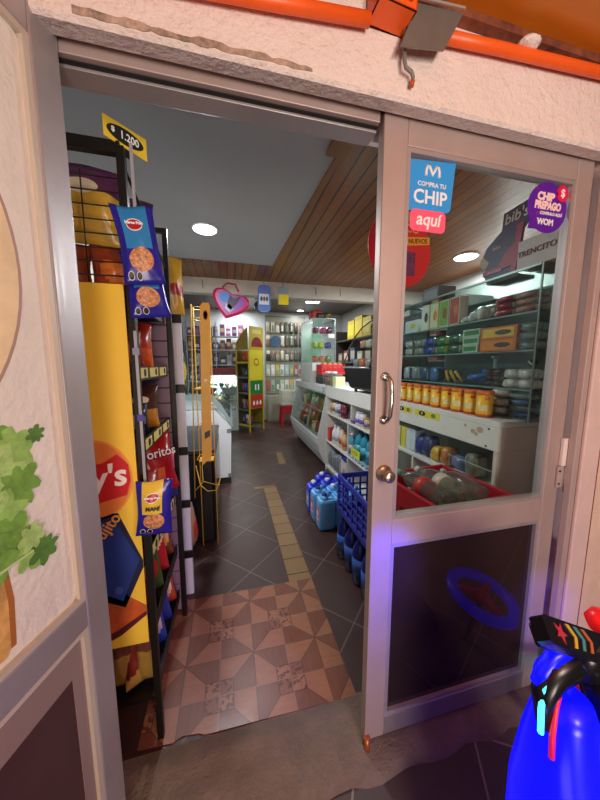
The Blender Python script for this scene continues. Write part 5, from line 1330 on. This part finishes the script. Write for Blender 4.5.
m = MB(); m.T = Matrix.Rotation(PI / 2, 4, 'X'); m.lathe([(.02, .02), (.04, .024), (0, .027)], M('#8ab0c8', .4), 16); m.build('dish_centre', bl)
wb = ['#b8c0a8', '#8aa48a', '#d0d4c8', '#a85c4c', '#c8b05c', '#9aa8a0', '#d8dcd4', '#6a8a6a', '#b0b8c0']
for r_, (z, h) in enumerate(((1.09, .28), (.72, .28))):
    for i in range(8):
        t = thing('blister_card', 'blister card in the %s row of the back pegboard, %s from the left' % (('upper', 'lower')[r_], ORD[i]), 'blister card', (.9 + .115 * i, 6.9535, z), 0, 'blister cards on the pegboard')
        plate('card', [(-.048, 0), (.048, 0), (.048, h), (-.048, h)], M(wb[(i * 2 + r_ * 3) % 9], .5, noise=.1, nscale=30), t, th=.004)
        m = MB(); m.box((-.03, -.025, .04), (.03, -.0045, h * .6), M(wb[(i * 4 + r_ + 2) % 9], .4), .008); m.build('blister', t)
bc2 = thing('low_cabinet', 'beige low cabinet below the pegboard', 'cabinet', (.84, 6.7, 0))
m = MB(); m.box((0, 0, 0), (.98, .25, .62), M('#8c8872', .6, noise=.05), .004); m.build('cabinet_body', bc2)
for x in (.02, .5):
    m = MB(); m.box((x, -.012, .04), (x + .46, -.001, .58), M('#969280', .6), .003); dd = m.build('cabinet_door', bc2)
    m = MB(); m.box((x + .4, -.022, .3), (x + .415, -.0125, .38), CHROME); m.build('handle', dd)
stl = thing('plastic_stool', 'red plastic stool in front of the beige cabinet', 'stool', (1.24, 6.35, 0))
RS2 = M('#b81c28', .4)
m = MB(); m.box((-.15, -.15, .42), (.15, .15, .46), RS2, .012); m.build('seat', stl)
for sx in (-1, 1):
    for sy in (-1, 1): m = MB(); m.prism([(sx * .14, sy * .14, .42), (sx * .085, sy * .14, .42), (sx * .1, sy * .16, 0), (sx * .16, sy * .16, 0)], (0, -sy * .04, 0), RS2); m.build('leg', stl)
m = MB(); m.box((-.13, -.155, .28), (.13, -.145, .42), RS2); m.build('apron', stl)
crate('egg_basket', 'white perforated basket standing on the red stool', (1.24, 6.35, .462), 0, (.3, .3, .34), M('#c8c8b8', .5), M('#a8a898', .5), rows=6, cols=7)

# ------------------------------------------------------------------ lit glass counter and shelves, back left
lc = thing('glass_counter', 'lit glass counter at the far left of the shop', 'display case', (-.62, 6.0, 0))
m = MB(); m.box((0, 0, 0), (.76, .5, .42), M('#b8c0c0', .5), .004); m.build('lower_body', lc)
m = MB()
for x in (.006, .754):
    for y in (.006, .494): m.box((x - .006, y - .006, .4205), (x + .006, y + .006, 1.14), GF)
m.build('frame', lc)
m = MB(); m.box((0, 0, 1.141), (.76, .5, 1.16), M('#a8b8b4', .4), .003); m.build('top', lc)
m = MB(); m.box((.013, .001, .425), (.747, .004, 1.138), CASEGLASS); m.build('front_pane', lc)
m = MB(); m.box((.013, .488, .425), (.747, .496, 1.138), M('#d8e0e0', .5)); m.build('back_panel', lc)
for z in (.65, .9):
    m = MB(); m.box((.014, .01, z), (.746, .486, z + .01), M('#d0dcd8', .4)); m.build('shelf', lc)
m = MB(); m.box((.05, .2, 1.125), (.71, .23, 1.14), M('#f0f8ff', .4, emis=5)); m.build('light_tube', lc)
for i in range(18):
    c = ('#3a4a4c', '#c8c83c', '#d0d8d8', '#2c3438', '#7a6a50', '#9ab0b4')[i % 6]
    soft_pack('deli_pack', 'small pack in the lit glass counter, %s row, %s' % (('bottom', 'middle', 'top')[i // 6], ORD[i % 6]), 'food pack', (-.53 + .115 * (i % 6), 6.15, (.4215, .661, .911)[i // 6]), (.1, .14, .09), c, None, 0, 'packs in the lit glass counter', i, 6)
m = MB(); m.box((-.62, 6.2, 1.162), (.16, 6.48, 1.30), M('#7a1a20', .5), .01); rb = tag(m.build('red_tray', None), 'long dark red tray on top of the lit glass counter', 'tray')
sg = thing('back_shelving', 'metal shelving full of goods on the back wall behind the glass counter', 'shelving', (-.9, 6.62, 0))
for x in (0, .6, 1.2):
    m = MB(); m.box((x, 0, 0), (x + .02, .3, 2.3), M('#9aa4a8', .4, .4)); m.build('upright', sg)
for z in (1.0, 1.35, 1.68, 1.98):
    m = MB(); m.box((.021, 0, z), (.599, .3, z + .015), M('#b8c0c4', .4, .3)); m.build('shelf', sg)
    m = MB(); m.box((.621, 0, z), (1.199, .3, z + .015), M('#b8c0c4', .4, .3)); m.build('shelf', sg)
for lv, z in enumerate((1.016, 1.366, 1.696, 1.996)):
    for i in range(9):
        x = -.9 + .085 + .13 * i - (.0 if i < 5 else -.02)
        c = (['#6a7478', '#2c3c44', '#b8c4c8', '#5c4a44', '#8a9aa0'], ['#3a4a50', '#9ab0b8', '#4c3a3c', '#c0c8c8', '#2c3c7a'], ['#8a5a44', '#6a3c3c', '#a8885c', '#7a4a4c', '#5a6a7a'], ['#7a3c6a', '#a05c8a', '#5c2c5a', '#8a4c7a', '#b8a8c0'])[lv][i % 5]
        carton('shelf_box', 'small box on the %s back shelf, %s from the left' % (('lowest', 'second', 'third', 'top')[lv], ORD[i]), 'box', (x, 6.72, z), (.1, .16, .17 + .04 * ((i * 7 + lv) % 3)), c, ('#d0d4d4', '#8a9094', '#b8a888')[(i + lv) % 3], None, face='-y', group='boxes on the back shelving', ph=.35)
# ------------------------------------------------------------------ coin ride at the right edge, outside
GB = M('#0608ff', .3, emis=1.5); RBK = M('#121014', .28)
rd = thing('kiddie_ride', 'glowing blue and black coin ride standing on the pavement by the door', 'coin ride', (.612, .34, -.0215))
m = MB(); m.box((-.12, -.22, 0), (.4, .14, .09), RBK, .02); m.build('base', rd)
def loft(rings, mat, n=28):
    vs = []; fs = []
    for cx, cy, z, rx, ry in rings:
        for k in range(n):
            t = 2 * PI * k / n; c, s_ = math.cos(t), math.sin(t)
            vs.append((cx + rx * math.copysign(abs(c) ** .8, c), cy + ry * math.copysign(abs(s_) ** .8, s_), z))
    for i in range(len(rings) - 1):
        for k in range(n): fs.append((i*n+k, i*n+(k+1) % n, (i+1)*n+(k+1) % n, (i+1)*n+k))
    fs += [tuple(range(n))[::-1], tuple(range((len(rings) - 1) * n, len(rings) * n))]
    q = MB(); q.add(vs, fs, mat, True); return q
loft([(.03, -.05, .09, .12, .12), (.012, -.03, .4, .095, .1), (.004, -.015, .53, .08, .085), (.004, .0, .64, .06, .06), (.0, .0, .72, .046, .045), (.002, .0, .745, .036, .035)], GB).build('glowing_bonnet', rd)
loft([(.21, -.10, .09, .13, .13), (.165, -.085, .45, .10, .09), (.145, -.06, .6, .08, .075), (.115, -.03, .70, .055, .06), (.09, .01, .785, .03, .04)], RBK).build('black_cowl', rd)
m = MB(); m.tube([(.058, -.055, .71), (.066, -.085, .62), (.075, -.125, .47), (.085, -.16, .3)], .012, M('#4a7a78', .4), 8); m.build('grey_trim', rd)
m = MB(); m.tube([(-.052, .0, .70), (-.045, .01, .755), (-.022, .015, .785), (.03, .02, .795), (.09, .02, .785), (.14, .02, .765)], [.012, .02, .026, .03, .03, .02], RBK, 10); m.build('fender', rd)
m = MB(); m.tube([(-.064, -.004, .695), (-.063, .0, .74), (-.052, .006, .77), (-.03, .012, .80)], .005, M('#38d8e8', .4, emis=4), 8); m.build('led_strip', rd)
m = MB(); m.tube([(-.055, -.02, .66), (-.053, -.016, .70), (-.04, -.008, .745), (-.02, .0, .768)], .005, M('#d01c38', .4, emis=.5), 8); m.build('red_edge', rd)
m = MB(); m.tube([(-.045, .02, .765), (-.038, .02, .79), (-.015, .02, .815), (.03, .02, .825), (.06, .02, .82)], .014, GB, 10); m.build('glowing_hose', rd)
m = MB(); m.cyl((.045, .01, .78), (.055, .012, .845), .028, RBK, 18); m.build('neck', rd)
# steering wheel with red spokes
sw_ = thing('steering_wheel', 'blue glowing steering wheel with red spokes behind the ride', 'steering wheel', (1.158, .572, .248), (R(-8), R(8), 0))
m = MB(); m.tube([(.135 * math.cos(2 * PI * k / 32), .135 * math.sin(2 * PI * k / 32), 0) for k in range(32)], .025, M('#1018e8', .3, emis=1.1), 12, True); m.build('rim', sw_)
for k in range(3):
    a = PI / 2 + 2 * PI * k / 3
    m = MB(); m.tube([(.02 * math.cos(a), .02 * math.sin(a), 0), (.115 * math.cos(a), .115 * math.sin(a), 0)], [.022, .013], M('#b01c38', .4, emis=.25), 8); m.build('spoke', sw_)
m = MB(); m.lathe([(.036, -.015), (.038, .01), (0, .018)], M('#b01c38', .4, emis=.25), 18); m.build('hub', sw_)
m = MB(); m.cyl((0, 0, -.29), (0, 0, -.016), .014, RBK); m.build('column', sw_)
# console with star and chevrons
A_, B_ = Vector((.535, .35, .905)), Vector((.70, .35, .822)); Dp = Vector((.504, .325, .894))
u_ = (B_ - A_).normalized(); v_ = (A_ - Dp); v_ = (v_ - u_ * v_.dot(u_)).normalized(); n_ = u_.cross(v_)
o_ = (A_ + Dp) / 2 + Vector((.014, 0, -.004))
TC = Matrix(((u_.x, v_.x, n_.x, o_.x), (u_.y, v_.y, n_.y, o_.y), (u_.z, v_.z, n_.z, o_.z), (0, 0, 0, 1)))
cs_ = bpy.data.objects.new('ride_console', None); C.objects.link(cs_); cs_.matrix_world = TC; cs_.empty_display_size = .05
tag(cs_, 'black padded console with a red star and chevrons on the ride', 'console')
hw = (A_ - Dp).length / 2 * 1.05
m = MB(); m.prism([(0, -hw * .8, 0), (.01, -hw, 0), (.26, -hw * 1.5, 0), (.26, hw, 0), (.01, hw, 0), (0, hw * .8, 0)], (.01, 0, -.03), RBK); m.box((.04, -hw, -.055), (.26, hw * .9, -.0295), RBK, .008); m.build('pad', cs_)
def cp_(nm, pts, mm): q = MB(); q.prism([(x, y, .0018) for x, y in pts], (0, 0, -.0015), mm); return q.build(nm, cs_)
cp_('star', [((.017 if k % 2 == 0 else .007) * math.sin(k * PI / 5 + .5) + .04, (.017 if k % 2 == 0 else .007) * math.cos(k * PI / 5 + .5)) for k in range(10)], M('#b83048', .4))
for i, c in enumerate(('#d0a83c', '#4a8a90', '#b8603c')):
    x = .078 + .024 * i
    cp_('chevron', [(x - .012, -.018), (x - .003, -.018), (x + .01, .0), (x - .003, .017), (x - .012, .017), (x + .001, .0)], M(c, .4))
bk = thing('red_ball', 'red round knob on the right end of the ride console', 'knob', (.775, .39, .801))
m = MB(); m.lathe([(.001, -.026), (.018, -.02), (.027, 0), (.018, .02), (.001, .026)], M('#e01818', .3, emis=.4), 18); m.build('ball', bk)
m = MB(); m.cyl((0, 0, -.055), (0, 0, -.025), .006, RBK, 8); m.build('shaft', bk)
# ------------------------------------------------------------------ lights
def area(name, loc, size, power, col, rot=(0, 0, 0), shape='DISK', sy=None):
    l = bpy.data.lights.new(name, 'AREA'); l.shape = shape; l.size = size
    if sy: l.size_y = sy
    l.energy = power; l.color = col
    o = bpy.data.objects.new(name, l); C.objects.link(o); o.location = loc; o.rotation_euler = rot
def spot(name, loc, target, ang, power, col, r=.02):
    l = bpy.data.lights.new(name, 'SPOT'); l.spot_size = R(ang); l.spot_blend = .9; l.energy = power; l.color = col; l.shadow_soft_size = r
    o = bpy.data.objects.new(name, l); C.objects.link(o); o.location = loc
    d = Vector(target) - Vector(loc); o.rotation_euler = d.to_track_quat('-Z', 'Y').to_euler()
def point(name, loc, r, power, col):
    l = bpy.data.lights.new(name, 'POINT'); l.shadow_soft_size = r; l.energy = power; l.color = col
    o = bpy.data.objects.new(name, l); C.objects.link(o); o.location = loc
LED = M('#f2f8ff', .4, emis=9)
RIM = M('#e8e8e6', .4)
def downlight(x, y, z, r, label, power):
    t = thing('ceiling_light', label, 'ceiling light', (x, y, z))
    m = MB(); m.lathe([(r * 1.12, -.012), (r * 1.14, -.001)], RIM, 32); m.build('rim', t)
    m = MB(); m.lathe([(r, -.016), (r * 1.02, -.0125)], LED, 32); m.build('diffuser', t)
    area('downlight', (x, y, z - .03), r * 2, power, (.93, .97, 1))
downlight(-.16, 2.478, 2.42, .085, 'round white downlight glowing in the pale ceiling panel', 36)
downlight(2.3, 2.5, 2.43, .1, 'round downlight in the board ceiling seen through the door glass', 78)
downlight(.2, 6.55, 2.62, .1, 'round downlight over the far left glass counter', 19)
downlight(1.62, 6.62, 2.62, .07, 'small round downlight over the far hanging goods wall', 9)
t = thing('ceiling_light', 'short bright tube panel on the far board ceiling', 'ceiling light', (1.62, 5.6, 2.62))
m = MB(); m.box((-.14, -.07, -.03), (.14, .07, -.001), RIM, .004); m.build('housing', t)
m = MB(); m.box((-.13, -.06, -.036), (.13, .06, -.0305), LED); m.build('diffuser', t)
area('tube_panel', (1.62, 5.6, 2.57), .26, 24, (.93, .97, 1), shape='RECTANGLE', sy=.12)
# outdoors under the soffit
point('porch_bulb', (.6, -.8, 1.8), .12, 42, (1, .82, .72))
area('front_fill', (.1, -2.2, .85), 1.0, 48, (1, .84, .74), (R(103), 0, R(-6)))  # added fill behind the camera, no lamp stands here; brightens door header and sill
spot('ride_red_led', (.45, .25, .75), (-.15, 1.25, 0), 45, 5, (1, .1, .05))
# coloured lamps of the coin ride
spot('ride_blue_led', (.56, .48, .86), (.45, .777, .66), 70, 15, (.05, .03, 1))
spot('ride_blue_led', (.98, .50, .52), (1.165, .777, .42), 55, 3, (.12, .04, 1))
spot('ride_green_led', (1.05, .60, .24), (1.165, .777, .2), 60, .5, (.1, 1, .35))
point('ride_glow', (.45, .2, .55), .05, .7, (.25, .2, 1))
area('deli_tube', (-.24, 6.2, 1.1), .6, 9, (.9, 1, 1), shape='RECTANGLE', sy=.05)
area('cabinet_tube', (1.37, 4.45, 2.03), .25, 4, (.95, 1, .95), shape='RECTANGLE', sy=.3)
w = bpy.data.worlds.new('night'); S.world = w; w.use_nodes = True
w.node_tree.nodes['Background'].inputs[0].default_value = (.5, .45, .5, 1)
w.node_tree.nodes['Background'].inputs[1].default_value = .12
